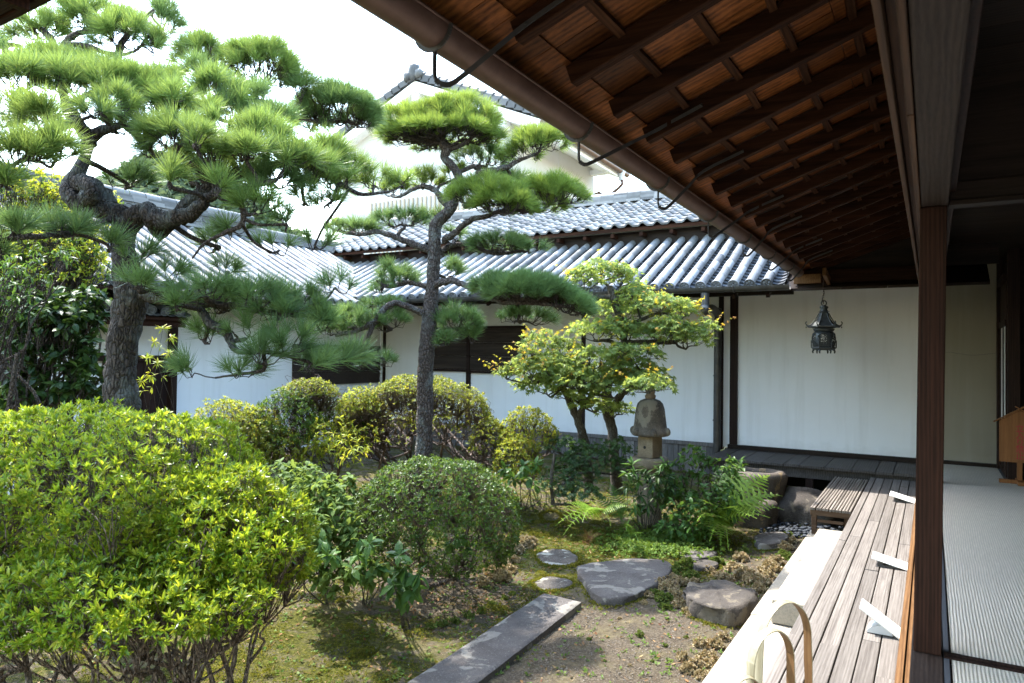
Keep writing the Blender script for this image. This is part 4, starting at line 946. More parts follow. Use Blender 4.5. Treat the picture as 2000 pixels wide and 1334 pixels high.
def pine(name, label, cat, base_px, limbs, pads, L=.12, nper=72, dens=210, wd=.0021, barkm='pinebark', trunk_rough=.16, needle='needle', rs=9.0, ds=1.0):
    base_px = (*base_px[:2], base_px[2]*ds); limbs = [[(x, y, d*ds, r) for x, y, d, r in l] for l in limbs]; pads = [(*p[:4], p[4]*ds, *p[5:]) for p in pads]
    tb = dep(*base_px); R = empty(name, (tb[0], tb[1], 0), label, cat)
    tm, bm = MB(), MB(); sm = bm; nodes = []
    for li, limb in enumerate(limbs):
        P = np.array([np.append(dep(x, y, d), px_len(r, d)) for x, y, d, r in limb])
        if li == 0 and P[0, 2] > .02: P = np.vstack([np.append(P[0, :3]*A(1, 1, 0)+A(0, 0, -.1), P[0, 3]*1.25), P])
        S = spline(P, 9 if li == 0 else 6); rr = S[:, 3]
        if li > 0: S[1:-1, :3] += rng.normal(0, 1, (len(S)-2, 3))*rr[1:-1, None]*.12
        else:
            big = S; n = max(60, int(np.linalg.norm(np.diff(P[:, :3], axis=0), axis=1).sum()/.022)); tt = np.linspace(0, len(S)-1, n)
            S = np.stack([np.interp(tt, np.arange(len(S)), S[:, q]) for q in range(4)], 1); rr = S[:, 3]
        tube(tm if rr.max() > .03 else bm, S[:, :3], rr, 26 if li == 0 else (14 if rr.max() > .03 else 8), rough=trunk_rough if li == 0 else trunk_rough*1.1, rs=rs if li == 0 else rs*1.6)
        nodes.append(S)
    ALL = np.vstack(nodes); groups = {}
    for pd in pads:
        cx, cy, hw, hh, d = pd[:5]; opt = pd[5] if len(pd) > 5 else {}
        Lk = L*opt.get('L', 1.0)
        c, a, h, P, N = pad_tufts(cx, cy, hw, hh, d, dens*opt.get('dens', 1.0), Lk, opt.get('tilt', 0.0))
        key = opt.get('mat', needle); nm = groups.setdefault(key, MB())
        needles(nm, P, N, int(nper*opt.get('n', 1.0)), Lk, wd)
        # wood under the pad
        root = c - UP*h*.95; q = ALL[np.argmin(((ALL[:, :3]-root)**2).sum(-1) + 50*(ALL[:, 3] < .004))]
        if 'att' in opt: at_ = dep(*opt['att']); q = ALL[np.argmin(((ALL[:, :3]-at_)**2).sum(-1))]
        r0 = min(q[3]*.7, .012+.045*a); dist = np.linalg.norm(q[:3]-root)
        if dist > .04:
            m1 = q[:3]*.6+root*.4 + rng.normal(0, .06*dist, 3); m2 = q[:3]*.25+root*.75 + rng.normal(0, .05*dist, 3); m2[2] -= .03*dist
            S = spline([q[:3], m1, m2, root], 5); tube(bm, S, np.linspace(r0, r0*.75, len(S)), 7, rough=.14, rs=22)
        shoots = P - N*(.055+.03*rng.random((len(P), 1)))
        n2 = max(3, len(P)//5); n1 = max(2, n2//5)
        branching(bm, [root], shoots - N*.02, r0*.75, .0026, n1, n2, .45, .18, .09, h*.25)
        for p, s, nn in zip(P, shoots, N): tube(sm, [s-nn*.022, (s+p)/2, p+nn*.012], [.0038, .0042, .003], 4, cap=False)
    tm.build('trunk', M[barkm], R); bm.build('branches', M['twigbark'], R)
    for k, mb in groups.items(): mb.build('crown', M[k], R)
    return R

# ------------------------------------------------------------------ clipped azaleas
def azalea(name, label, roots, domes, leafm, size=.034, per=8, dens=420, th=(28, 74), stem=.02, stem_n=(7, 30), tpl=None, twigs=.5, wig=.06, group=None, inner=.18, leafpart='foliage', stemmat='azstem', lift=.05, cat='shrub'):
    R0 = np.array(roots, float); R = empty(name, (R0[:, 0].mean(), R0[:, 1].mean(), max(0, R0[:, 2].min())), label, cat, group)
    st = MB(); fol = {}
    for di, dm in enumerate(domes):
        c, ax = np.asarray(dm[0]), dm[1]; opt = dm[2] if len(dm) > 2 else {}
        area = 2*math.pi*((ax[0]*ax[1])**.8+(ax[0]*ax[2])**.8+(ax[1]*ax[2])**.8)/3*1.05
        n = int(area*dens*opt.get('dens', 1.0)); lat = opt.get('lat', -.25)
        P, N = dome_points(c, ax, n, lat, opt.get('rin', .93), opt.get('lump', .12), opt.get('fr', 3.2), di*3.7+c[0], opt.get('gap'), opt.get('sq', 1.0), opt.get('cut'))
        axd = unit(N*.75 + UP*opt.get('up', .45) + rng.normal(0, .28, N.shape))
        fm = fol.setdefault(opt.get('mat', leafm), MB())
        hf = rng.random(len(P)) < .35
        rosettes(fm, tpl or LEAF, P[~hf], axd[~hf], per, size*opt.get('size', 1.0), *th, var=.35)
        if hf.any(): rosettes(fm, tpl or LEAF, P[hf]-axd[hf]*size*.2, axd[hf], max(4, per-2), size*.66*opt.get('size', 1.0), th[0], th[1]+10, var=.35)
        ni = int(n*inner)
        if ni:
            Pi, Ni = dome_points(c, [q*.88 for q in ax], ni, lat, .7, .1, 3, di+5.0)
            rosettes(fm, tpl or LEAF, Pi, unit(Ni+UP*.5+rng.normal(0, .4, Ni.shape)), max(4, per-2), size*.85*opt.get('size', 1.0), *th)
        tw = P[:int(len(P)*twigs)] - axd[:int(len(P)*twigs)]*size*.3
        rt = R0 if 'root' not in opt else np.array(opt['root'], float).reshape(-1, 3)
        branching(st, rt, tw, stem, .0016, stem_n[0], min(stem_n[1], max(2, len(tw)//4)), .42, .16, wig, lift)
    st.build('stems', M[stemmat], R)
    for k, mb in fol.items(): mb.build(leafpart, M[k], R)
    return R
def broadleaf(name, label, base, stems, leafm, size, per=7, tpl=None, droop=.25, spread=(45, 95), r=.008, stemm='mstem', cat='plant', nodes=1, gap=.10, group=None, second=None):
    """upright stems (top points), whorls of leaves at the tip and at nodes down each stem"""
    base = np.asarray(base, float); R = empty(name, base, label, cat, group); st, lf, l2 = MB(), MB(), MB()
    for s in stems:
        s = np.asarray(s, float); b = base + (s-base)*A(.25, .25, 0) + rng.normal(0, .01, 3)*A(1, 1, 0); L = np.linalg.norm(s-b)
        P = spline([b, b*.5+s*.5 + rng.normal(0, .05*L, 3)*A(1, 1, .2), s], 6); tube(st, P, np.linspace(r, r*.35, len(P)), 5, cap=False)
        ax = unit(P[-1]-P[-3])
        for k in range(nodes):
            q = s - (s-b)/L*gap*k + (P[-1]-s); t = 1-k*gap/L
            if t < .25: break
            i = min(len(P)-1, int(t*(len(P)-1)+.5)); q = P[i] + rng.normal(0, .004, 3)
            m = per if k == 0 else max(2, per-2); mb = l2 if (second and rng.random() < .3) else lf
            lo, hi = (spread if k == 0 else (65, 105)); d, a3 = cone_dirs(np.array([ax+rng.normal(0, .15, 3)]), m, lo, hi)
            d = unit(d - UP*droop*rng.random((m, 1))); sc = size*rng.uniform(.7, 1.1, m)*(1 if k == 0 else .95)
            scatter(mb, *(tpl or LEAF), np.repeat(q[None], m, 0), rots(d, UP + rng.normal(0, .3, (m, 3))), sc)
    st.build('stems', M[stemm], R)
    if lf.n: lf.build('leaves', M[leafm], R)
    if l2.n: l2.build('leaves', M[second], R)
    return R
FERNS = [fern_tpl(14, .55, 1), fern_tpl(12, .75, 2), fern_tpl(15, .42, 3)]
def fern(name, label, base, n, L, matn, heading=None, spread=math.pi, group=None, rise=(25, 70)):
    R = empty(name, base, label, 'fern', group); mb = MB()
    for i in range(n):
        a = (rng.random()*2*math.pi) if heading is None else heading + rng.uniform(-spread, spread)
        e = math.radians(rng.uniform(*rise)*.35-6); d = A(math.cos(a)*math.cos(e), math.sin(a)*math.cos(e), math.sin(e)); t = FERNS[rng.integers(3)]
        M3 = rots(np.array([d]), np.array([UP + rng.normal(0, .22, 3)])); scatter(mb, t[0], t[1], np.array([np.asarray(base)+rng.normal(0, .025, 3)*A(1, 1, .2)]), M3, np.array([L*rng.uniform(.7, 1.1)]))
    mb.build('fronds', M[matn], R); return R
# ------------------------------------------------------------------ the big black pine on the left
pine('pine_tree', 'large old black pine with twisted trunk and spreading pads before the patterned ridge', 'tree', (236, 980, 5.0), [
    [(236, 980, 5.0, 36.1), (238, 800, 5.0, 31.2), (236, 740, 5.0, 28.7), (243, 650, 5.0, 27.1), (256, 585, 5.0, 31.2), (248, 520, 5.0, 24.6), (238, 470, 5.02, 22.1), (240, 430, 5.05, 23.0), (205, 410, 5.0, 19.7), (165, 402, 4.95, 18.0), (136, 380, 4.95, 15.6), (134, 362, 5.0, 13.9), (152, 338, 5.05, 13.9), (166, 308, 5.1, 10.7), (172, 280, 5.1, 12.3), (186, 262, 5.1, 11.5), (215, 250, 5.1, 8.2), (240, 244, 5.1, 5.7)],
    [(160, 400, 5.05, 16), (176, 385, 4.9, 17), (182, 372, 4.85, 12), (160, 358, 4.95, 18), (195, 380, 5.05, 19), (215, 405, 5.05, 17)],
    [(245, 440, 5.05, 26), (285, 408, 5.0, 15), (300, 425, 4.95, 18), (335, 428, 4.9, 16), (375, 415, 4.85, 14), (405, 388, 4.8, 11), (432, 372, 4.75, 10), (470, 368, 4.75, 7), (540, 352, 4.8, 5)],
    [(300, 430, 5.0, 18), (318, 455, 5.05, 12), (350, 410, 5.0, 13), (395, 378, 5.0, 13), (425, 360, 5.0, 13), (470, 345, 5.05, 9), (560, 320, 5.15, 7), (640, 345, 5.3, 5), (700, 378, 5.4, 4), (760, 375, 5.4, 3)],
    [(462, 385, 4.75, 6), (476, 410, 4.7, 6), (470, 440, 4.7, 5), (440, 455, 4.7, 4), (400, 475, 4.7, 3), (375, 505, 4.7, 2)],
    [(268, 575, 4.98, 16), (330, 582, 4.9, 12), (390, 592, 4.85, 9), (450, 598, 4.85, 7), (530, 610, 4.9, 6), (600, 618, 5.0, 4)],
    [(388, 590, 4.85, 9), (402, 622, 4.8, 9), (440, 650, 4.75, 9), (465, 685, 4.75, 6), (540, 690, 4.75, 4), (620, 712, 4.8, 3)],
    [(515, 690, 4.75, 4), (515, 722, 4.7, 4), (470, 730, 4.7, 3), (420, 738, 4.7, 2)],
    [(175, 282, 5.1, 14), (150, 235, 5.15, 11), (128, 195, 5.25, 9), (112, 110, 5.5, 8), (95, 70, 5.6, 7), (60, 45, 5.6, 5), (40, 30, 5.6, 4)],
    [(112, 105, 5.5, 7), (140, 72, 5.55, 6), (170, 62, 5.6, 5), (215, 62, 5.6, 4)],
    [(128, 85, 5.5, 5), (170, 90, 5.5, 5), (215, 104, 5.5, 4), (262, 100, 5.5, 3), (300, 60, 5.5, 3)],
    [(225, 140, 5.7, 9), (230, 110, 5.75, 8), (240, 80, 5.8, 6), (268, 50, 5.9, 5), (300, 20, 6.0, 4)],
    [(180, 262, 5.1, 9), (140, 240, 4.9, 7), (100, 250, 4.6, 6), (60, 300, 4.3, 5), (10, 330, 4.2, 4)],
    [(245, 246, 5.1, 7), (300, 270, 5.2, 6), (400, 200, 5.8, 6), (500, 195, 6.4, 6), (600, 235, 6.7, 5), (680, 235, 6.8, 4)],
    [(225, 425, 5.0, 8), (140, 455, 4.6, 6), (60, 462, 4.3, 6), (0, 470, 4.2, 5)],
    [(20, 130, 6.0, 8), (10, 90, 6.1, 6), (40, 90, 6.1, 4)],
], [
    (35, 85, 48, 38, 6.1, {'dens': .8, 'mat': 'needled'}), (75, 48, 62, 34, 5.7, {'dens': .6}), (180, 30, 85, 34, 5.7, {'dens': .8}), (245, 62, 72, 40, 5.6, {'dens': .9}), (318, 32, 46, 44, 6.3, {'mat': 'needled'}), (300, 80, 40, 34, 5.5, {'dens': .5}),
    (410, 105, 78, 46, 6.3), (505, 125, 92, 52, 6.4), (590, 165, 42, 34, 6.5, {'mat': 'needled'}), (658, 205, 86, 44, 6.8, {'mat': 'needled', 'dens': 1.3}), (612, 232, 48, 30, 6.8, {'mat': 'needled'}), (700, 228, 46, 28, 6.8, {'mat': 'needled', 'dens': 1.2}), (425, 170, 62, 42, 5.6), (498, 185, 52, 34, 5.8, {'mat': 'needled'}),
    (95, 120, 70, 34, 5.3), (215, 140, 66, 36, 5.3), (150, 115, 50, 30, 5.6, {'mat': 'needled'}), (390, 150, 60, 36, 5.8, {'mat': 'needled'}), (45, 145, 66, 40, 4.7), (125, 150, 66, 40, 4.9), (190, 165, 70, 44, 5.0), (180, 205, 52, 34, 4.6), (260, 170, 68, 44, 5.1), (318, 160, 50, 40, 5.2), (340, 185, 46, 34, 5.0), (20, 205, 58, 46, 4.3), (78, 225, 66, 44, 4.2), (110, 285, 62, 40, 4.0), (35, 290, 76, 42, 3.9), (10, 345, 30, 22, 3.8),
    (225, 235, 60, 30, 5.2, {'dens': .6, 'mat': 'needled'}), (345, 255, 72, 40, 4.8), (430, 250, 66, 40, 4.9), (410, 285, 60, 36, 4.7), (510, 262, 72, 40, 5.0), (560, 300, 62, 38, 4.9), (605, 320, 62, 38, 5.1), (660, 345, 56, 34, 5.3), (470, 310, 56, 30, 5.2, {'dens': .55, 'mat': 'needled'}),
    (250, 345, 62, 26, 5.4, {'dens': .45, 'mat': 'needled'}), (330, 335, 46, 36, 4.5, {'dens': .7}), (420, 360, 42, 34, 4.5, {'dens': .7}), (375, 330, 60, 24, 5.2, {'dens': .5, 'mat': 'needled'}), (500, 395, 62, 34, 4.7, {'dens': .6}), (560, 420, 46, 30, 4.8, {'dens': .5, 'mat': 'needled'}), (595, 375, 44, 34, 5.1, {'dens': .6}),
    (730, 345, 46, 28, 5.5), (785, 350, 34, 24, 5.5, {'dens': .8}),
    (450, 335, 66, 32, 5.0), (540, 345, 60, 32, 5.0, {'mat': 'needled'}), (380, 300, 52, 30, 5.0), (300, 290, 46, 24, 5.2, {'dens': .7, 'mat': 'needled'}), (640, 385, 44, 26, 5.2, {'dens': .7}), (455, 440, 50, 24, 4.9, {'dens': .5, 'mat': 'needled'}), (30, 440, 62, 26, 4.2, {'mat': 'needled'}), (120, 440, 66, 26, 4.5, {'mat': 'needled'}), (0, 480, 30, 16, 4.2, {'mat': 'needled'}),
    (265, 490, 54, 36, 4.7, {'dens': 0.4, 'mat': 'needled'}), (325, 530, 58, 34, 4.8, {'dens': 0.37, 'mat': 'needled'}), (270, 545, 48, 28, 4.6, {'dens': 0.34, 'mat': 'needled'}), (400, 560, 72, 32, 4.7, {'dens': 0.46, 'mat': 'needled'}), (500, 570, 70, 34, 4.8, {'dens': 0.43, 'mat': 'needled'}), (585, 580, 62, 38, 5.0, {'dens': 0.62, 'mat': 'needled'}), (445, 520, 50, 22, 5.2, {'dens': 0.22, 'mat': 'needled'}),
    (400, 650, 56, 26, 4.9, {'dens': 0.25, 'mat': 'needled'}), (480, 640, 62, 34, 4.8, {'dens': 0.37, 'mat': 'needled'}), (555, 660, 62, 40, 4.7, {'dens': 0.62, 'mat': 'needled'}), (640, 700, 56, 26, 4.9, {'dens': 0.43, 'mat': 'needled'}), (690, 690, 36, 22, 5.0, {'dens': 0.31, 'mat': 'needled'}), (380, 715, 48, 26, 4.7, {'dens': 0.22, 'mat': 'needled'}), (470, 718, 60, 22, 4.7, {'dens': 0.22, 'mat': 'needled'}),
    (300, 205, 52, 36, 5.3), (385, 215, 60, 40, 5.3), (455, 215, 52, 34, 5.7, {'mat': 'needled'}), (232, 195, 52, 36, 4.8), (530, 228, 52, 30, 5.6, {'mat': 'needled'}), (640, 295, 50, 30, 5.3), (690, 318, 42, 26, 5.4), (380, 262, 50, 34, 4.5), (480, 285, 56, 32, 4.7), (290, 240, 44, 28, 5.0, {'dens': .6}),
    (215, 470, 40, 28, 4.6, {'dens': 0.31, 'mat': 'needled'}), (440, 590, 70, 26, 5.0, {'dens': 0.37, 'mat': 'needled'}), (540, 605, 66, 28, 4.8, {'dens': 0.5, 'mat': 'needled'}), (625, 622, 58, 34, 5.0, {'dens': 0.62, 'mat': 'needled'}), (345, 585, 50, 24, 4.6, {'dens': 0.31, 'mat': 'needled'}), (515, 690, 60, 30, 4.6, {'dens': 0.5, 'mat': 'needled'}), (600, 705, 56, 28, 4.75, {'dens': 0.62, 'mat': 'needled'}),
    (430, 470, 66, 24, 5.2, {'dens': 0.19, 'mat': 'needled'}), (545, 475, 60, 26, 5.2, {'dens': 0.25, 'mat': 'needled'}), (615, 465, 50, 26, 5.3, {'dens': 0.31, 'mat': 'needled'}), (655, 545, 50, 28, 5.1, {'dens': 0.37, 'mat': 'needled'}),
], L=.15, nper=105, dens=275, wd=.0029)

# ------------------------------------------------------------------ the slender pine with layered pads
pine('pine_tree', 'slender upright pine with plated bark and layered pads in front of the storehouse', 'tree', (830, 1010, 7.6), [
    [(828, 1020, 7.6, 22), (828, 880, 7.6, 17), (830, 800, 7.6, 16), (831, 730, 7.6, 15.5), (836, 650, 7.6, 15), (843, 580, 7.6, 13.5), (847, 520, 7.6, 12.5), (849, 470, 7.6, 12), (852, 438, 7.6, 13), (874, 415, 7.55, 11), (886, 395, 7.5, 9), (878, 372, 7.5, 8), (896, 352, 7.5, 9), (888, 330, 7.5, 8.5), (868, 308, 7.5, 8), (872, 294, 7.5, 9), (862, 280, 7.5, 7)],
    [(880, 405, 7.55, 7), (866, 394, 7.6, 6.5), (856, 378, 7.65, 6), (838, 366, 7.7, 5), (815, 366, 7.7, 4), (780, 385, 7.7, 3)],
    [(905, 405, 7.5, 6), (935, 385, 7.5, 6), (938, 358, 7.45, 6), (934, 340, 7.4, 6.5), (960, 333, 7.35, 6), (990, 326, 7.3, 5.5), (1012, 314, 7.3, 4), (1050, 300, 7.3, 3)],
    [(866, 470, 7.6, 7), (885, 458, 7.5, 6.5), (905, 440, 7.4, 6), (925, 427, 7.3, 5.5), (945, 424, 7.2, 5), (985, 412, 7.2, 4), (1060, 412, 7.3, 3)],
    [(838, 488, 7.6, 8), (805, 476, 7.6, 6), (770, 462, 7.6, 5.5), (735, 452, 7.6, 5), (700, 458, 7.6, 4), (650, 448, 7.65, 3)],
    [(850, 500, 7.6, 6), (880, 480, 7.7, 5), (915, 478, 7.6, 4), (965, 495, 7.5, 4), (1020, 490, 7.5, 3)],
    [(850, 556, 7.55, 8), (880, 548, 7.4, 6.5), (912, 558, 7.3, 6), (945, 575, 7.15, 6), (985, 590, 7.0, 5.5), (1050, 592, 6.9, 5), (1110, 600, 6.9, 3)],
    [(838, 560, 7.6, 6), (800, 552, 7.7, 5), (760, 560, 7.7, 4), (735, 548, 7.7, 3)],
    [(825, 612, 7.55, 7), (800, 600, 7.5, 6.5), (770, 592, 7.45, 6), (748, 605, 7.4, 6), (732, 628, 7.4, 6), (700, 645, 7.4, 5), (655, 655, 7.4, 3)],
    [(728, 635, 7.4, 5), (718, 665, 7.35, 4), (712, 700, 7.35, 4), (738, 695, 7.3, 3), (755, 710, 7.3, 2)],
    [(845, 610, 7.6, 6), (880, 607, 7.6, 4), (910, 625, 7.6, 3.5), (935, 640, 7.6, 3)],
], [
    (805, 238, 71, 36, 7.5), (865, 222, 75, 36, 7.5), (925, 232, 59, 40, 7.4), (860, 258, 114, 23, 7.5), (905, 200, 46, 22, 7.6),
    (1045, 278, 71, 32, 7.3, {'tilt': .25}), (1090, 248, 21, 23, 7.3, {'dens': 1.3}), (945, 305, 59, 27, 7.8, {'dens': .5, 'mat': 'needled'}), (890, 335, 34, 20, 7.9, {'dens': .5}),
    (830, 350, 48, 22, 7.9, {'dens': .7}), (765, 365, 46, 22, 7.9, {'dens': .6}),
    (950, 372, 75, 34, 7.1, {'dens': 1.4}), (985, 395, 64, 29, 7.0, {'dens': 1.3}), (1075, 372, 73, 34, 7.3, {'dens': 1.4}), (1040, 395, 68, 23, 7.4, {'dens': .7}), (1000, 350, 46, 20, 7.6, {'dens': .7, 'mat': 'needled'}),
    (790, 425, 59, 22, 7.8, {'dens': .6, 'mat': 'needled'}), (850, 420, 34, 18, 7.9, {'dens': .5}), (690, 442, 55, 16, 7.7, {'dens': .6, 'mat': 'needled'}), (655, 440, 30, 16, 7.7, {'dens': .6}),
    (970, 472, 57, 22, 7.4, {'dens': .7, 'mat': 'needled'}), (1030, 480, 41, 18, 7.5, {'dens': .6, 'mat': 'needled'}), (885, 455, 34, 18, 7.9, {'dens': .4, 'mat': 'needled'}),
    (775, 535, 52, 27, 7.8, {'dens': .7, 'mat': 'needled'}), (745, 555, 34, 20, 7.7, {'dens': .6, 'mat': 'needled'}), (880, 525, 41, 22, 7.9, {'dens': .5, 'mat': 'needled'}),
    (970, 555, 52, 25, 7.0, {'mat': 'needled', 'dens': 1.5}), (1030, 560, 80, 31, 6.9, {'mat': 'needled', 'dens': 1.9}), (1095, 580, 66, 31, 6.9, {'mat': 'needled', 'dens': 1.8, 'tilt': -.3}), (1140, 605, 25, 20, 6.9, {'mat': 'needled'}), (1020, 615, 68, 20, 7.2, {'dens': .45, 'mat': 'needled'}),
    (690, 620, 66, 27, 7.4, {'dens': .7, 'mat': 'needled'}), (650, 640, 46, 20, 7.4, {'dens': .6, 'mat': 'needled'}), (765, 625, 50, 25, 7.6, {'dens': .6, 'mat': 'needled'}), (740, 590, 46, 18, 7.6, {'dens': .5, 'mat': 'needled'}),
    (895, 620, 52, 29, 7.6, {'dens': .8, 'mat': 'needled'}), (870, 660, 34, 20, 7.5, {'dens': .6, 'mat': 'needled'}), (925, 655, 34, 22, 7.6, {'dens': .6, 'mat': 'needled'}),
    (745, 700, 39, 20, 7.3, {'dens': .5, 'mat': 'needled'}), (705, 705, 27, 18, 7.3, {'dens': .5, 'mat': 'needled'}),
], L=.14, nper=84, dens=230, wd=.0035, barkm='pinebark2', trunk_rough=.12, needle='needle2', rs=14.0, ds=1.08)

# ------------------------------------------------------------------ azaleas
def gz(x, y, h=0.0): return A(x, y, gh(x, y)+h)
def dome(cx, cy, hw, hh, d, depth_ratio=.85, **o):
    a, h = px_len(hw, d), px_len(hh, d); return (dep(cx, cy, d), (a, a*depth_ratio, h), o)
c0 = dep(170, 1060, 3.65)
rt = [gz(*(onz(x, y, 0)[:2])) for x, y in ((250, 1420), (330, 1440), (420, 1400), (150, 1430), (60, 1450), (350, 1520))]
azalea('azalea_bush', 'largest azalea bush with glossy bright rosettes and bare twisted stems below the big pine', rt,
       [(dep(150, 1040, 3.75), (px_len(400, 3.75), .92, px_len(236, 3.75)), dict(lat=-.42, lump=.12, fr=2.6, gap=.50, sq=.8)),
        (dep(420, 1075, 3.5), (px_len(185, 3.5), .42, px_len(150, 3.5)), dict(lat=-.45, lump=.2, gap=.40)),
        (dep(120, 1180, 3.05), (px_len(360, 3.05), .34, px_len(95, 3.05)), dict(lat=-.4, lump=.2, dens=.75, gap=.30))],
       'azalea', size=.035, per=9, dens=1250, tpl=LEAFA, th=(18, 64), stem=.017, stem_n=(7, 40), twigs=.35, wig=.13, lift=.06, inner=.45)
c1 = onz(850, 1115, 0)
rt = [gz(c1[0]+a, c1[1]+b) for a, b in ((0, 0), (.18, .1), (-.2, .05), (-.05, .22), (.25, -.05))]
azalea('azalea_bush', 'round clipped dark green azalea in the middle of the garden above a green sapling', rt,
       [(dep(850, 1018, 6.05), (px_len(170, 6.05), .66, px_len(122, 6.05)), dict(lat=-.62, lump=.07, fr=3.0, gap=.52))],
       'azaleadark', size=.028, per=8, dens=1050, stem=.017, stem_n=(8, 46), twigs=.5, wig=.1, inner=.3)
c2 = onz(800, 905, .1)
rt = [gz(*(onz(x, 905, .1)[:2])) for x in (745, 775, 800, 860, 905, 700)]
azalea('azalea_bush', 'wide umbrella shaped azalea over bare branching stems behind the slender pine', rt,
       [(dep(815, 900, 9.0), (px_len(182, 9), .95, px_len(166, 9)), dict(lat=.30, lump=.06, rin=.93, up=.6, dens=1.0, cut=.86)), (dep(700, 840, 8.8), (px_len(50, 8.8), .3, px_len(85, 8.8)), dict(lat=.45, lump=.1, rin=.85, mat='azaleayellow', dens=.6)), (dep(950, 870, 8.9), (px_len(32, 8.9), .3, px_len(50, 8.9)), dict(lat=-.2, dens=.5))],
       'azaleaolive', size=.034, per=7, dens=420, stem=.024, stem_n=(8, 44), twigs=.4, wig=.12, inner=.0, lift=.12)
rt = [gz(*(onz(x, 900, .1)[:2])) for x in (560, 585, 600)]
azalea('azalea_bush', 'small flat topped azalea on a crooked bare stem in front of the dark shutter', [rt[2]],
       [(dep(605, 775, 8.7), (px_len(56, 8.7), .3, px_len(36, 8.7)), dict(lat=.05, rin=.85))], 'azaleaolive', size=.034, per=7, dens=420, stem=.024, stem_n=(2, 14), twigs=.9, wig=.1, inner=0, lift=.05)
azalea('azalea_bush', 'dark topped azalea with brown inner twigs between the yellow azalea and the crooked stem', [rt[0], rt[1]],
       [(dep(560, 830, 8.5), (px_len(62, 8.5), .36, px_len(68, 8.5)), dict(lat=-.5, gap=.45)), (dep(540, 880, 8.3), (px_len(50, 8.3), .3, px_len(40, 8.3)), dict(lat=-.6, gap=.3, mat='azaleaolive', dens=.6))], 'azaleadark', size=.036, per=7, dens=480, stem=.016, stem_n=(5, 24), twigs=.8, inner=.3)
rt = [gz(*(onz(x, 930, .1)[:2])) for x in (420, 450, 480)]
azalea('azalea_bush', 'sunlit yellow green azalea against the white side wall', rt,
       [(dep(445, 850, 8.3), (px_len(76, 8.3), .42, px_len(70, 8.3)), dict(lat=-.6, gap=.5)), (dep(500, 860, 8.3), (px_len(50, 8.3), .36, px_len(62, 8.3)), dict(lat=-.6, mat='azaleaolive'))], 'azaleayellow', size=.038, per=7, dens=460, stem=.016, stem_n=(5, 24), twigs=.6, inner=.3)
rt = [gz(*(onz(x, 945, .1)[:2])) for x in (1020, 1040, 1055)]
azalea('azalea_bush', 'ball shaped yellow green azalea beside the maple trunks', rt,
       [(dep(1032, 848, 8.9), (px_len(56, 8.9), .36, px_len(50, 8.9)), dict(lat=-.5, gap=.5)), (dep(1010, 900, 8.6), (px_len(46, 8.6), .3, px_len(45, 8.6)), dict(lat=-.6, gap=.4))], 'azaleayellow', size=.034, per=7, dens=520, stem=.014, stem_n=(4, 22), twigs=.7, inner=.3)
rt = [gz(-7.2, 4.2), gz(-7.0, 4.3)]
azalea('azalea_bush', 'low yellow green azalea showing over the largest azalea below the glossy evergreen', rt,
       [(dep(40, 850, 6.4), (px_len(90, 6.4), .4, px_len(55, 6.4)), dict(lat=-.2))], 'azaleayellow', size=.038, per=7, dens=380, stem=.014, stem_n=(4, 18), twigs=.5, inner=.2)
rt = [gz(*(onz(x, 940, .1)[:2])) for x in (640, 660)]
azalea('azalea_bush', 'green azalea dome seen through the bare stems of the umbrella azalea', rt,
       [(dep(665, 830, 9.6), (px_len(62, 9.6), .4, px_len(52, 9.6)), dict(lat=-.3))], 'azaleadark', size=.036, per=7, dens=420, stem=.014, stem_n=(4, 18), twigs=.4, inner=.3)

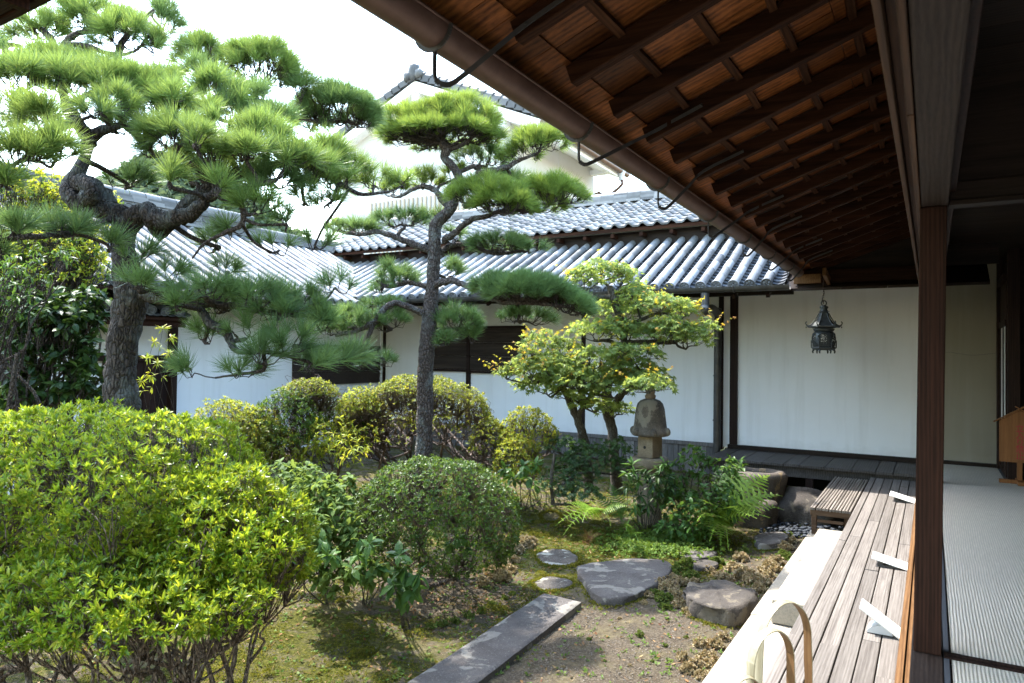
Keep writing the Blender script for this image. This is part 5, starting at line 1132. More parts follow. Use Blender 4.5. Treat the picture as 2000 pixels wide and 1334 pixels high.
# ------------------------------------------------------------------ maple
def maple(name, label, roots, trunks, pads, leafm, tipm, size=.068, dens=430):
    R = empty(name, roots[0], label, 'tree'); tm, bm, lf, tf = MB(), MB(), MB(), MB(); nodes = []
    for limb in trunks:
        P = np.array([np.append(dep(x, y, d), px_len(r, d)) for x, y, d, r in limb]); S = spline(P, 6); S[1:-1, :3] += rng.normal(0, 1, (len(S)-2, 3))*S[1:-1, 3:4]*.1
        tube(tm, S[:, :3], S[:, 3], 12, rough=.08, rs=14); nodes.append(S)
    ALL = np.vstack(nodes)
    for cx, cy, hw, hh, d, tipk in pads:
        c = dep(cx, cy, d); a, h = px_len(hw, d), px_len(hh, d); b = a*.7; n = int(dens*math.pi*a*b*1.6); 
        r = np.sqrt(rng.random(n)); ph = rng.random(n)*2*math.pi; u, v = r*np.cos(ph), r*np.sin(ph); top = np.sqrt(1-r*r*.96)
        lob = np.array([mnoise.noise(Vector((p*2.4+cx, q*2.4, cy))) for p, q in zip(u, v)])
        z = h*(-.5 + 1.3*top*(1-.45*rng.random(n)**1.8) + .45*lob); k = 1+.16*lob
        P = c + RH*(u*a*k)[:, None] + FH*(v*b*k)[:, None] + UP*z[:, None]
        d_ = unit(RH*u[:, None] + FH*v[:, None] + rng.normal(0, .55, (n, 3)) - UP*.45); N = UP + .55*(RH*u[:, None]+FH*v[:, None]) + rng.normal(0, .38, (n, 3))
        tip = (rng.random(n) < tipk*(.03+.42*np.clip(z/h, 0, 1)**2*(.3+.7*r)))
        scatter(lf, *STAR, P[~tip], rots(d_[~tip], N[~tip]), size*rng.uniform(.7, 1.1, (~tip).sum()))
        if tip.any(): scatter(tf, *STAR5, P[tip]+UP*.02, rots(d_[tip]+UP*.5, N[tip]), size*rng.uniform(.45, .85, tip.sum()))
        root = c - UP*h*.7; q = ALL[np.argmin(((ALL[:, :3]-root)**2).sum(-1))]; dist = np.linalg.norm(q[:3]-root)
        if dist > .03: tube(bm, spline([q[:3], (q[:3]+root)/2 + rng.normal(0, .06*dist, 3), root], 5), np.linspace(min(.018, q[3]*.8), .010, 11), 6, cap=False)
        branching(bm, [root], P[::5], .010, .0014, 4, 16, .45, .2, .06, h*.15)
        m = int(5*tipk)                                               # long young shoots poking out
        for _ in range(m):
            i = rng.integers(n); s = P[i]; e = s + unit(RH*u[i] + FH*v[i] + UP*rng.uniform(.2, 1.0))*rng.uniform(.10, .26); twig(bm, s, e, .0018, .001, .05, .04, 4, 3)
            t = np.linspace(.2, 1, 5)[:, None]; Q = s*(1-t)+e*t; dd = unit(rng.normal(0, 1, (5, 3)) - UP*.1); scatter(tf, *STAR5, Q, rots(dd, UP+rng.normal(0, .4, (5, 3))), size*rng.uniform(.4, .7, 5))
    tm.build('trunk', M['mstem'], R); bm.build('branches', M['mstem'], R); lf.build('crown', M[leafm], R)
    if tf.n: tf.build('crown', M[tipm], R)
    return R
mr = onz(1205, 955, .1)
maple('maple_tree', 'cloud pruned japanese maple with yellow green new leaves above the stone lantern', [A(mr[0], mr[1], .05)], [
    [(1205, 965, 9.3, 13), (1200, 900, 9.3, 10), (1196, 840, 9.3, 10), (1184, 790, 9.25, 10), (1190, 740, 9.2, 9), (1214, 690, 9.15, 7), (1217, 640, 9.1, 7), (1200, 590, 9.0, 7), (1190, 560, 9.0, 5)],
    [(1150, 960, 9.2, 10), (1143, 870, 9.2, 9), (1128, 820, 9.15, 8), (1110, 780, 9.1, 7), (1090, 740, 9.0, 5)],
    [(1196, 800, 9.25, 9), (1215, 770, 9.1, 6), (1250, 745, 8.9, 4)],
    [(1217, 650, 9.1, 6), (1245, 628, 9.0, 4), (1290, 610, 8.9, 3)],
    [(1217, 670, 9.1, 6), (1260, 668, 9.0, 5), (1320, 668, 8.9, 4)],
    [(1212, 690, 9.15, 6), (1195, 668, 9.0, 4), (1160, 665, 9.0, 3)],
    [(1200, 590, 9.0, 5), (1212, 566, 9.0, 4), (1230, 555, 9.0, 3)],
    [(1195, 580, 9.0, 5), (1160, 578, 8.9, 4), (1120, 575, 8.9, 3)],
    [(1128, 815, 9.15, 6), (1140, 790, 9.0, 4), (1155, 770, 8.9, 3)],
], [
    (1175, 530, 66, 28, 9.0, 1.0), (1215, 545, 40, 28, 9.2, .8), (1140, 548, 40, 30, 8.9, .9), (1245, 578, 52, 30, 9.0, .9), (1290, 598, 62, 30, 8.8, 1.0), (1330, 606, 34, 26, 8.8, 1.0), (1205, 605, 60, 32, 9.2, .5),
    (1060, 672, 46, 36, 8.9, 1.2), (1110, 680, 40, 30, 8.9, .8), (1165, 645, 58, 30, 8.9, .7), (1220, 645, 60, 32, 8.9, .7), (1285, 652, 55, 30, 8.8, .9), (1340, 660, 55, 32, 8.7, 1.1), (1380, 640, 26, 26, 8.7, 1.4),
    (1040, 722, 60, 32, 8.7, 1.3), (1075, 752, 72, 34, 8.8, .8), (1130, 765, 62, 32, 8.9, .4), (1110, 720, 50, 30, 9.0, .5), (1180, 735, 60, 34, 8.9, .5), (1235, 720, 62, 34, 8.7, .6), (1265, 742, 50, 26, 8.6, .6), (1160, 790, 50, 22, 9.0, .2), (1200, 800, 40, 22, 9.1, .2), (990, 728, 26, 18, 8.7, 1.6), (1040, 690, 30, 26, 8.7, 1.6), (1085, 715, 60, 32, 8.7, .7), (1125, 740, 60, 32, 8.6, .5), (1200, 755, 60, 32, 8.7, .4), (1268, 752, 52, 24, 8.15, .6), (1240, 690, 60, 26, 8.6, .7), (1160, 700, 50, 30, 8.7, .5), (1310, 640, 50, 28, 8.6, .9),
], 'maple', 'mapletip', .068, 500)
mr = onz(1140, 985, .1)
def lowmaple(label, cx, pads, d):
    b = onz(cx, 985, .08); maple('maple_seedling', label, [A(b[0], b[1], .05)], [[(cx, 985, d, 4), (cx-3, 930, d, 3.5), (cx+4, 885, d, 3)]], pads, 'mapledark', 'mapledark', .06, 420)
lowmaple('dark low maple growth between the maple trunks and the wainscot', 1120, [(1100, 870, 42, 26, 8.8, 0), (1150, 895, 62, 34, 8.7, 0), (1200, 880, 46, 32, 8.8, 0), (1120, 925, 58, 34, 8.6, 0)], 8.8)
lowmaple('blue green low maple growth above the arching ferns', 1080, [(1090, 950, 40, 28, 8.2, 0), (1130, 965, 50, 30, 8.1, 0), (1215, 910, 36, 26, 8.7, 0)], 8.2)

# ------------------------------------------------------------------ broadleaved evergreens on the left
def foliage_mass(name, label, base, clumps, leafm, size, per, dens, tpl=None, droop=.35, cat='shrub', stemr=.03, spread=(40, 95), second=None):
    R = empty(name, base, label, cat); st, lf, l2 = MB(), MB(), MB(); b = np.asarray(base, float)
    for cx, cy, hw, hh, d in clumps:
        c = dep(cx, cy, d); a, h = px_len(hw, d), px_len(hh, d); n = int(dens*(a*h*8)); q = unit(rng.normal(0, 1, (n, 3)))*(rng.random((n, 1))**.4)
        P = c + RH*q[:, :1]*a + FH*q[:, 1:2]*a*.7 + UP*q[:, 2:]*h; ax = unit(q*.7 + UP*.5 + rng.normal(0, .35, q.shape))
        dd, a3 = cone_dirs(ax, per, *spread); dd = unit(dd - UP*droop*rng.random((len(dd), 1))*1.5); pp = np.repeat(P, per, 0)
        m = rng.random(n) < .25 if second else np.zeros(n, bool); mm = np.repeat(m, per); s = size*rng.uniform(.65, 1.12, len(dd)); M3 = rots(dd, UP+rng.normal(0, .35, dd.shape))
        scatter(lf, *(tpl or LEAF), pp[~mm], M3[~mm], s[~mm])
        if mm.any(): scatter(l2, *(tpl or LEAF), pp[mm], M3[mm], s[mm])
        branching(st, [b + (c-b)*.35*A(1, 1, 1)], P, stemr*.6, .002, 3, max(3, n//6), .4, .2, .08)
    cs = np.mean([dep(x, y, d) for x, y, _, _, d in clumps], 0)
    for k in range(3): e = b + (cs-b)*.75 + rng.normal(0, .12, 3); tube(st, spline([b-UP*.05, b*.5+e*.5+rng.normal(0, .08, 3), e], 6), np.linspace(stemr, stemr*.5, 13), 8, cap=False)
    st.build('stems', M['twigbark'], R); lf.build('foliage', M[leafm], R)
    if l2.n: l2.build('foliage', M[second], R)
    return R
foliage_mass('evergreen_shrub', 'tall glossy dark leaved evergreen beside the big pine trunk by the white wall', gz(-6.9, 3.2), [
    (60, 610, 75, 45, 6.3), (140, 620, 68, 50, 6.3), (180, 590, 40, 40, 6.4), (60, 690, 60, 40, 6.2), (150, 690, 62, 50, 6.2), (100, 760, 75, 40, 6.2), (185, 770, 30, 40, 6.3), (20, 640, 40, 45, 6.4), (110, 590, 60, 35, 6.5), (130, 650, 70, 40, 6.5), (40, 760, 60, 45, 6.3), (150, 740, 55, 40, 6.1), (90, 620, 70, 40, 6.1)], 'camellia', .105, 6, 85, LEAFW, .6)
foliage_mass('lime_shrub', 'airy lime green shrub with small leaves behind the glossy evergreen', gz(-9.0, 3.6), [
    (40, 370, 75, 50, 8.0), (110, 380, 62, 50, 8.0), (170, 440, 48, 50, 7.9), (60, 450, 80, 45, 8.1), (150, 500, 55, 35, 8.0), (20, 520, 60, 40, 8.0), (215, 395, 25, 22, 8.2), (90, 410, 90, 50, 8.3), (30, 460, 60, 50, 8.2), (160, 380, 40, 40, 8.2), (130, 470, 75, 45, 7.6), (50, 500, 70, 45, 7.6), (180, 520, 45, 40, 7.6), (100, 540, 70, 30, 7.5)], 'lime', .062, 6, 190, DIA, .4, second='shrub')
foliage_mass('feathery_shrub', 'feathery dark green foliage spraying into the frame edge below the pine bough', gz(-6.0, 2.0), [(20, 560, 60, 55, 5.2), (60, 520, 65, 30, 5.4), (0, 600, 40, 40, 5.2), (110, 500, 55, 26, 5.5)], 'shrub', .07, 6, 90, LEAFN, .7)
broadleaf('sapling', 'yellow leaved sapling in front of the dark door just right of the big pine trunk', gz(*(onz(285, 905, .1)[:2])), [dep(x, y, 7.6) for x, y in ((318, 642), (300, 668), (335, 660), (285, 700), (308, 710), (276, 745), (296, 735), (330, 690))], 'lime', .085, 6, LEAFN, .35, (60, 100), .005, nodes=4, gap=.08)
foliage_mass('feathery_shrub', 'bright yellow green feathery plant glowing behind the crooked azalea stems', gz(*(onz(650, 935, .1)[:2])), [(640, 850, 50, 38, 8.4), (680, 880, 42, 30, 8.2), (610, 880, 36, 28, 8.3), (700, 850, 36, 28, 8.6)], 'lime', .075, 7, 110, LEAFN, .4, 'plant', .008)
b = onz(625, 1130, 0)
foliage_mass('leafy_shrub', 'soft pale green leafy plant between the largest and the round azalea', gz(b[0], b[1]), [(590, 940, 60, 34, 5.8), (625, 975, 62, 42, 5.5), (645, 1025, 58, 44, 5.3), (605, 1050, 48, 44, 5.2), (560, 925, 40, 30, 6.2), (660, 950, 40, 34, 6.0), (620, 1100, 45, 34, 5.1), (690, 1075, 40, 36, 5.2), (655, 1130, 40, 26, 5.0), (735, 1120, 34, 26, 4.95)], 'hydra', .075, 7, 190, LEAFW, .45, 'plant', .010)
def sap(label, bx, by, tops, d, **k):
    b = onz(bx, by, 0); return broadleaf('leafy_sapling', label, gz(b[0], b[1]), [dep(x, y, d) for x, y in tops], 'shrub', k.pop('size', .11), 7, LEAFW, .55, (50, 95), .006, nodes=3, gap=.085, **k)
sap('broad leaved sapling in the dark gap beside the pale leafy plant', 640, 1165, [(615, 1090), (650, 1085), (630, 1060)], 4.9, size=.10)
sap('upright sapling under the edge of the round azalea', 715, 1160, [(700, 1085), (722, 1062), (690, 1110), (735, 1110)], 4.9)
sap('large leaved sapling in front of the round azalea', 790, 1205, [(790, 1115), (770, 1140), (815, 1120), (800, 1150), (780, 1085)], 4.75, size=.12)
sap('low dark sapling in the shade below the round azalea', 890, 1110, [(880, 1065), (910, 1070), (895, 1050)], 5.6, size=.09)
b = onz(1000, 985, 0)
sap('pale striped sapling at the foot of the ball azalea', 1020, 1000, [(1000, 930), (1020, 910), (1035, 935), (985, 915), (1048, 905)], 7.6, size=.11)
foliage_mass('evergreen_shrub', 'fresh green shrub spreading beside the stone lantern', gz(*(onz(1345, 1040, 0)[:2])), [(1330, 925, 42, 34, 8.2), (1385, 915, 48, 34, 8.4), (1425, 915, 34, 28, 8.6), (1320, 980, 48, 38, 7.9), (1370, 985, 55, 42, 7.9), (1410, 965, 40, 36, 8.1), (1310, 1030, 34, 28, 7.6), (1360, 1035, 40, 24, 7.6), (1350, 885, 34, 18, 8.5), (1300, 960, 34, 40, 7.9), (1330, 1010, 50, 34, 7.6), (1400, 1000, 50, 36, 7.8)], 'shrub', .082, 6, 62, LEAFW, .4, stemr=.014)
b = onz(1262, 1040, 0)
broadleaf('whorled_shrub', 'dark whorled leaf plant with a few yellow leaves hugging the stone lantern pillar', gz(b[0], b[1]), [dep(x, y, 7.75) for x, y in ((1240, 925), (1262, 915), (1290, 912), (1305, 930), (1228, 950), (1275, 945), (1250, 968), (1290, 960), (1265, 985), (1235, 908), (1300, 905), (1270, 930), (1248, 940), (1285, 930), (1310, 950), (1240, 985), (1225, 925))], 'camellia', .125, 11, LEAFN, .7, (55, 100), .006, nodes=2, gap=.09, second='shrub')

# ------------------------------------------------------------------ ferns
def fe(label, x, y, n, L, m, **k): b = onz(x, y, .0); return fern('fern', label, gz(b[0], b[1], .03), n, L, m, **k)
hx = math.atan2(RH[1], RH[0])
def frond_at(label, base_px, d, tips, L, m):
    b = dep(*base_px, d); R = empty('fern', b, label, 'fern'); mb = MB()
    for tx, ty, dd in tips:
        e = dep(tx, ty, dd); v = e-b; Ln = np.linalg.norm(v)/.92; t = FERNS[rng.integers(3)]; y = unit(v + UP*.20*Ln); 
        scatter(mb, t[0], t[1], b[None]+rng.normal(0, .015, (1, 3)), rots(np.array([unit(v)]), np.array([UP*1.0 - FH*.55 + rng.normal(0, .15, 3)])), np.array([Ln]))
    mb.build('fronds', M[m], R); return R
frond_at('bright fern with long fronds arching past the water basin', (1400, 1020), 8.0, [(1522, 942, 8.0), (1520, 968, 7.9), (1480, 985, 7.6), (1445, 990, 7.5), (1405, 1080, 7.4), (1470, 1010, 7.5), (1500, 925, 8.4), (1375, 1000, 7.4), (1440, 950, 8.4), (1500, 955, 7.8), (1460, 960, 7.7), (1430, 1030, 7.3), (1390, 1050, 7.3), (1365, 1030, 7.3)], .5, 'fern')
frond_at('dark fern fronds between the shrub and the water basin', (1415, 985), 8.6, [(1448, 905, 8.9), (1455, 930, 8.8), (1425, 900, 9.0), (1475, 915, 9.0), (1440, 950, 8.5)], .5, 'ferndark')
frond_at('fern with level fronds at the foot of the low maple growth', (1170, 1000), 7.8, [(1095, 1005, 7.5), (1110, 985, 7.7), (1150, 975, 7.6), (1225, 985, 7.7), (1200, 1005, 7.4), (1140, 1015, 7.3), (1105, 1018, 7.4)], .5, 'fern')
frond_at('fern in the shade left of the lantern foot', (1215, 1010), 7.9, [(1165, 960, 8.0), (1240, 975, 7.8), (1190, 945, 8.1), (1250, 1010, 7.6), (1180, 985, 7.6)], .5, 'ferndark')
frond_at('small fern and brown frond in front of the lantern', (1232, 1045), 7.3, [(1250, 1015, 7.2), (1210, 1020, 7.2), (1245, 1040, 7.0), (1222, 1030, 7.1)], .3, 'ferndark')
frond_at('withered bronze fern clump on the moss near the lantern', (1150, 1060), 7.0, [(1120, 1040, 7.0), (1140, 1030, 7.0), (1165, 1032, 7.0), (1180, 1045, 6.9), (1130, 1058, 6.8)], .25, 'fernred')
# ------------------------------------------------------------------ stones in the ground
EDGES = []
def flat_stone(outline_px, z, h, label, matn='slab', name='stepping_stone', dome=.008, group=None, amp=.008):
    P = np.array([onz(x, y, z)[:2] for x, y in outline_px]); P = np.vstack([P, P[:1]]); S = spline(np.hstack([P, np.zeros((len(P), 1))]), 7)[:-1, :2]
    area = np.sum(S[:, 0]*np.roll(S[:, 1], -1)-np.roll(S[:, 0], -1)*S[:, 1]); S = S if area > 0 else S[::-1]
    c = S.mean(0); rr = [(1.04, -.10), (1.045, z-h*.55), (1.025, z-.02), (1.012, z-.008), (.985, z-.002)] + [(k, z+dome*(1-k)) for k in (.88, .75, .6, .45, .3, .15)]
    V = []
    for k, zz in rr:
        for p in S:
            q = c+(p-c)*k; nz = mnoise.fractal(Vector((q[0]*5, q[1]*5, zz*4)), .8, 2, 6); o = unit(np.append(p-c, 0))[:2]*nz*amp*(3.2 if zz < z-.008 else 1.0)
            V.append((q[0]+o[0], q[1]+o[1], zz + nz*amp*(1.1 if zz > z-.02 else .5)))
    V.append((c[0], c[1], z+dome)); n = len(S); m = len(rr); mb = MB(); i = np.arange(m-1)[:, None]*n; j = np.arange(n)[None]
    mb.add(V, np.stack([i+j, i+(j+1) % n, i+n+(j+1) % n, i+n+j], -1).reshape(-1, 4), True); mb.faces([((m-1)*n+a, (m-1)*n+(a+1) % n, m*n) for a in range(n)], True)
    o = mb.build(name, M[matn], origin=(c[0], c[1], 0)); tag(o, label, 'stone', group); STONES.append((c, np.abs(S-c).max())); EDGES.append(S); return o
flat_stone([(1130, 1104), (1180, 1094), (1250, 1090), (1303, 1097), (1310, 1112), (1290, 1131), (1262, 1148), (1238, 1160), (1198, 1166), (1165, 1160), (1148, 1138), (1130, 1118)], .055, .07, 'broad dark grey stepping stone at the end of the stone slab')
flat_stone([(1047, 1080), (1075, 1071), (1110, 1075), (1129, 1090), (1118, 1102), (1088, 1105), (1058, 1098)], .014, .03, 'small mossy stepping stone with white lichen beyond the slab', 'lichen', amp=.012)
flat_stone([(1039, 1136), (1062, 1126), (1100, 1127), (1117, 1138), (1098, 1148), (1058, 1149)], .014, .03, 'small stepping stone with a pale lichen patch beside the slab tip', 'lichen', amp=.012)
flat_stone([(1056, 1010), (1075, 1003), (1094, 1008), (1088, 1018), (1064, 1019)], .04, .03, 'little pale stone lying on the sunlit moss near the ferns', 'rock', 'garden_stone')
flat_stone([(1325, 1078), (1350, 1070), (1388, 1072), (1400, 1080), (1375, 1088), (1340, 1088)], .035, .03, 'dark flat stone under the bright fern', 'slab')
flat_stone([(1348, 1098), (1375, 1092), (1402, 1097), (1392, 1106), (1360, 1107)], .035, .03, 'pale flat stone behind the green succulents', 'rock')
flat_stone([(1474, 1046), (1498, 1038), (1530, 1040), (1538, 1050), (1515, 1060), (1482, 1060)], .06, .06, 'dark low stone by the kerb below the bench', 'slab', 'garden_stone')
flat_stone([(1331, 1150), (1350, 1137), (1386, 1133), (1426, 1136), (1460, 1145), (1475, 1159), (1442, 1183), (1400, 1186), (1362, 1174)], .135, .17, 'thick brown garden rock beside the kerb', 'rock', 'garden_rock', .014, amp=.024)
def slab():
    z = .035; A0, B0, C0, D0 = (onz(*p, z) for p in ((790, 1334), (932, 1334), (1136, 1174), (1062, 1157)))
    d = unit(((D0-A0)+(C0-B0))*A(1, 1, 0)); A1, B1 = A0-d*1.6, B0-d*1.6; mb = MB()
    def f(u, v):
        p = (A1*(1-u)+B1*u)*(1-v)+(D0*(1-u)+C0*u)*v; n = mnoise.fractal(Vector((p[0]*7, p[1]*7, 0)), 1, 2, 4); e = .006*mnoise.noise(Vector((p[0]*3, p[1]*3, 5)))
        w = min(u, 1-u, (1-v)*4)*40; return p + A(e, e, .003*n - (.008*max(0, 1-w)**2))
    grid(mb, 24, 90, f); V = mb.V[0].reshape(91, 25, 3); ed = np.vstack([V[0, :], V[1:, -1], V[-1, ::-1][1:], V[::-1, 0][1:]]); lo = ed+A(0, 0, -.16); n = len(ed)
    mb.add(np.vstack([ed, lo]), [(j+1, j, n+j, n+j+1) for j in range(n-1)])
    o = mb.build('stone_slab', M['slab'], origin=(*((C0+A1)/2)[:2], 0)); tag(o, 'long narrow grey stone slab laid diagonally as a path', 'stone')
slab()
def basin():
    R = empty('water_basin', (-1.93, 9.5, 0), 'rough natural stone water basin with a round hollow in its top', 'basin')
    k = 40; mb = MB(); a = np.linspace(0, 2*math.pi, k, endpoint=False); V = []
    rim = lambda t: (.34+.04*math.cos(2*t+.6)+.03*math.sin(3*t))
    prof = [(1.0, -.2), (1.02, .0), (.93, .18), (.95, .34), (1.0, .46), (1.03, .53), (.99, .575), (.90, .60), (.80, .605), (.70, .598), (.62, .585), (.58, .55), (.54, .50), (.2, .47)]
    for s, z in prof:
        for t in a:
            r = rim(t)*s; p = A(r*math.cos(t)*.9, r*math.sin(t)*.85, z); nz = mnoise.fractal(Vector(p*5), 1, 2, 4); p[:2] *= 1+.07*nz*(1 if s > .72 else .3); p[2] += .012*nz; V.append(p+A(-1.93, 9.5, 0))
    m = len(prof); i = np.arange(m-1)[:, None]*k; j = np.arange(k)[None]; mb.add(V, np.stack([i+j, i+(j+1) % k, i+k+(j+1) % k, i+k+j], -1).reshape(-1, 4), True)
    mb.faces([[(m-1)*k+x for x in range(k)]]); mb.build('bowl', M['basin'], R)
    w_ = MB(); w_.add([A(-1.93, 9.5, .565)+A(rim(t)*.585*.9*math.cos(t), rim(t)*.585*.85*math.sin(t), 0) for t in a], [list(range(k))])
    wm = NT('basin water').fin((.03, .035, .025), .04, None, .6); w_.build('water', wm, R)
    mb = MB(); ico(mb, (-1.36, 9.62, .10), (.40, .34, .30), 4, .16, 1.3, 3.0, .85, .3, .06); o = mb.build('boulder', M['rock'], origin=(-1.36, 9.62, 0)); tag(o, 'rounded brown boulder under the slatted bench next to the water basin', 'boulder')
    mb = MB(); ico(mb, (-1.86, 9.02, .05), (.30, .18, .26), 4, .2, 1.5, 8.0, .8, .6, .07); o = mb.build('boulder', M['basin'], origin=(-1.86, 9.02, 0)); tag(o, 'dark rock against the foot of the water basin behind the fern', 'boulder')
    pb = MB()
    for _ in range(260):
        x, y = rng.uniform(-1.75, -.80), rng.uniform(8.62, 9.35); r = rng.uniform(.014, .03); ico(pb, (x, y, .01+rng.uniform(0, .035)+gh(x, y)), (r*1.3, r, r*.7), 1, .15, 2, rng.random()*50, 0, rng.random()*6)
    tag(pb.build('pebbles', M['pebble']), kind='stuff')
basin()

# ------------------------------------------------------------------ stone lantern
def stone_lantern():
    c = onz(1268, 1020, .04); c[2] = 0; c = A(c[0], c[1], 0); k = .00622/.00622
    d = np.dot(c-CP, CF); s = d/F; R = empty('stone_lantern', c, 'weathered granite lantern with tall bell cap half hidden by shrubs under the maple', 'lantern')
    zt = lambda y: dep(1270, y, d)[2]; rt = math.atan2(FH[1], FH[0])
    hexf = lambda t, q=.0: 1/ max(.5, math.cos(((t-rt-q+math.pi/6) % (math.pi/3))-math.pi/6))*.93
    m = MB(); lathe(m, [(.155, -.1), (.15, .1), (.145, .35), (.14, zt(918)), ], c, 28); m.build('pillar', M['lantern'], R)
    z0, z1 = zt(913), zt(893); m = MB(); lathe(m, [(.15, z0-.03), (.20, z0), (.222, z0+.03), (.222, z1-.012), (.205, z1)], c, 36, sq=lambda t: .94+.06*hexf(t)); m.build('platform', M['lantern'], R)
    zb, ztop = z1, zt(851); m = MB(); h = .155; a = [rt+math.pi/4*0+math.pi/2*i for i in range(4)]
    ring = lambda q, z: [c+A(q*h*math.cos(t), q*h*math.sin(t), z) for t in a]
    m.add(ring(1.0, zb)+ring(.97, ztop), [(0, 1, 5, 4), (1, 2, 6, 5), (2, 3, 7, 6), (3, 0, 4, 7)]); m.faces([(3, 2, 1, 0), (4, 5, 6, 7)]); fb = m.build('firebox', M['lantern'], R); bevel(fb, .012, 3)
    hm = MB(); a0, a1 = a[2], a[1]; best = None
    f0 = c+A(h*math.cos(a[2]), h*math.sin(a[2]), 0); 
    for e in (a[1], a[3]):
        q = (f0+c+A(h*math.cos(e), h*math.sin(e), 0))/2
        if best is None or (q-c)@RH < (best-c)@RH: best = q
    nn = unit((best-c)*A(1, 1, 0)); t = A(-nn[1], nn[0], 0); p = best+A(0, 0, zb+(ztop-zb)*.48)+nn*.0015
    hm.add([p+t*.019*math.cos(x)+UP*.019*math.sin(x)+nn*.002 for x in np.linspace(0, 2*math.pi, 16, endpoint=False)], [list(range(16))]); hm.build('round_hole_disc', M['void'], fb)  # flat near-black disc painting the shade inside the hole
    z0 = ztop; z1 = zt(778); H = z1-z0; m = MB(); prof = [(.10, 0), (.205, .0), (.222, .012), (.225, .05), (.212, .08), (.200, .12), (.192, .18), (.183, .28), (.172, .36), (.152, .43), (.118, .47), (.065, .493), (.0, .5)]
    prof = [(r, z0+z/.5*H) for r, z in prof]; lathe(m, prof, c, 40, sq=lambda t: .97+.03*hexf(t), cap=False)
    V = m.V[0]; 
    for q in V: q += .0022*mnoise.fractal(Vector(q*12), 1, 2, 4)*unit(np.append((q-c)[:2], 0))
    for i in range(6):                                               # curled corners of the cap
        t = rt+math.pi/6+i*math.pi/3+math.pi/6; e = c+A(math.cos(t), math.sin(t), 0)*.215; ico(m, e+A(0, 0, z0+.055), (.040, .040, .052), 2, .08, 2, i)
    m.build('cap', M['lanterncap'], R)
    m = MB(); lathe(m, [(.05, z1-.012), (.062, z1+.004), (.068, z1+.03), (.05, z1+.05), (.06, z1+.08), (.055, z1+.12), (.02, z1+.16), (.0, z1+.17)], c, 20, cap=False); m.build('finial', M['lantern'], R)
stone_lantern()

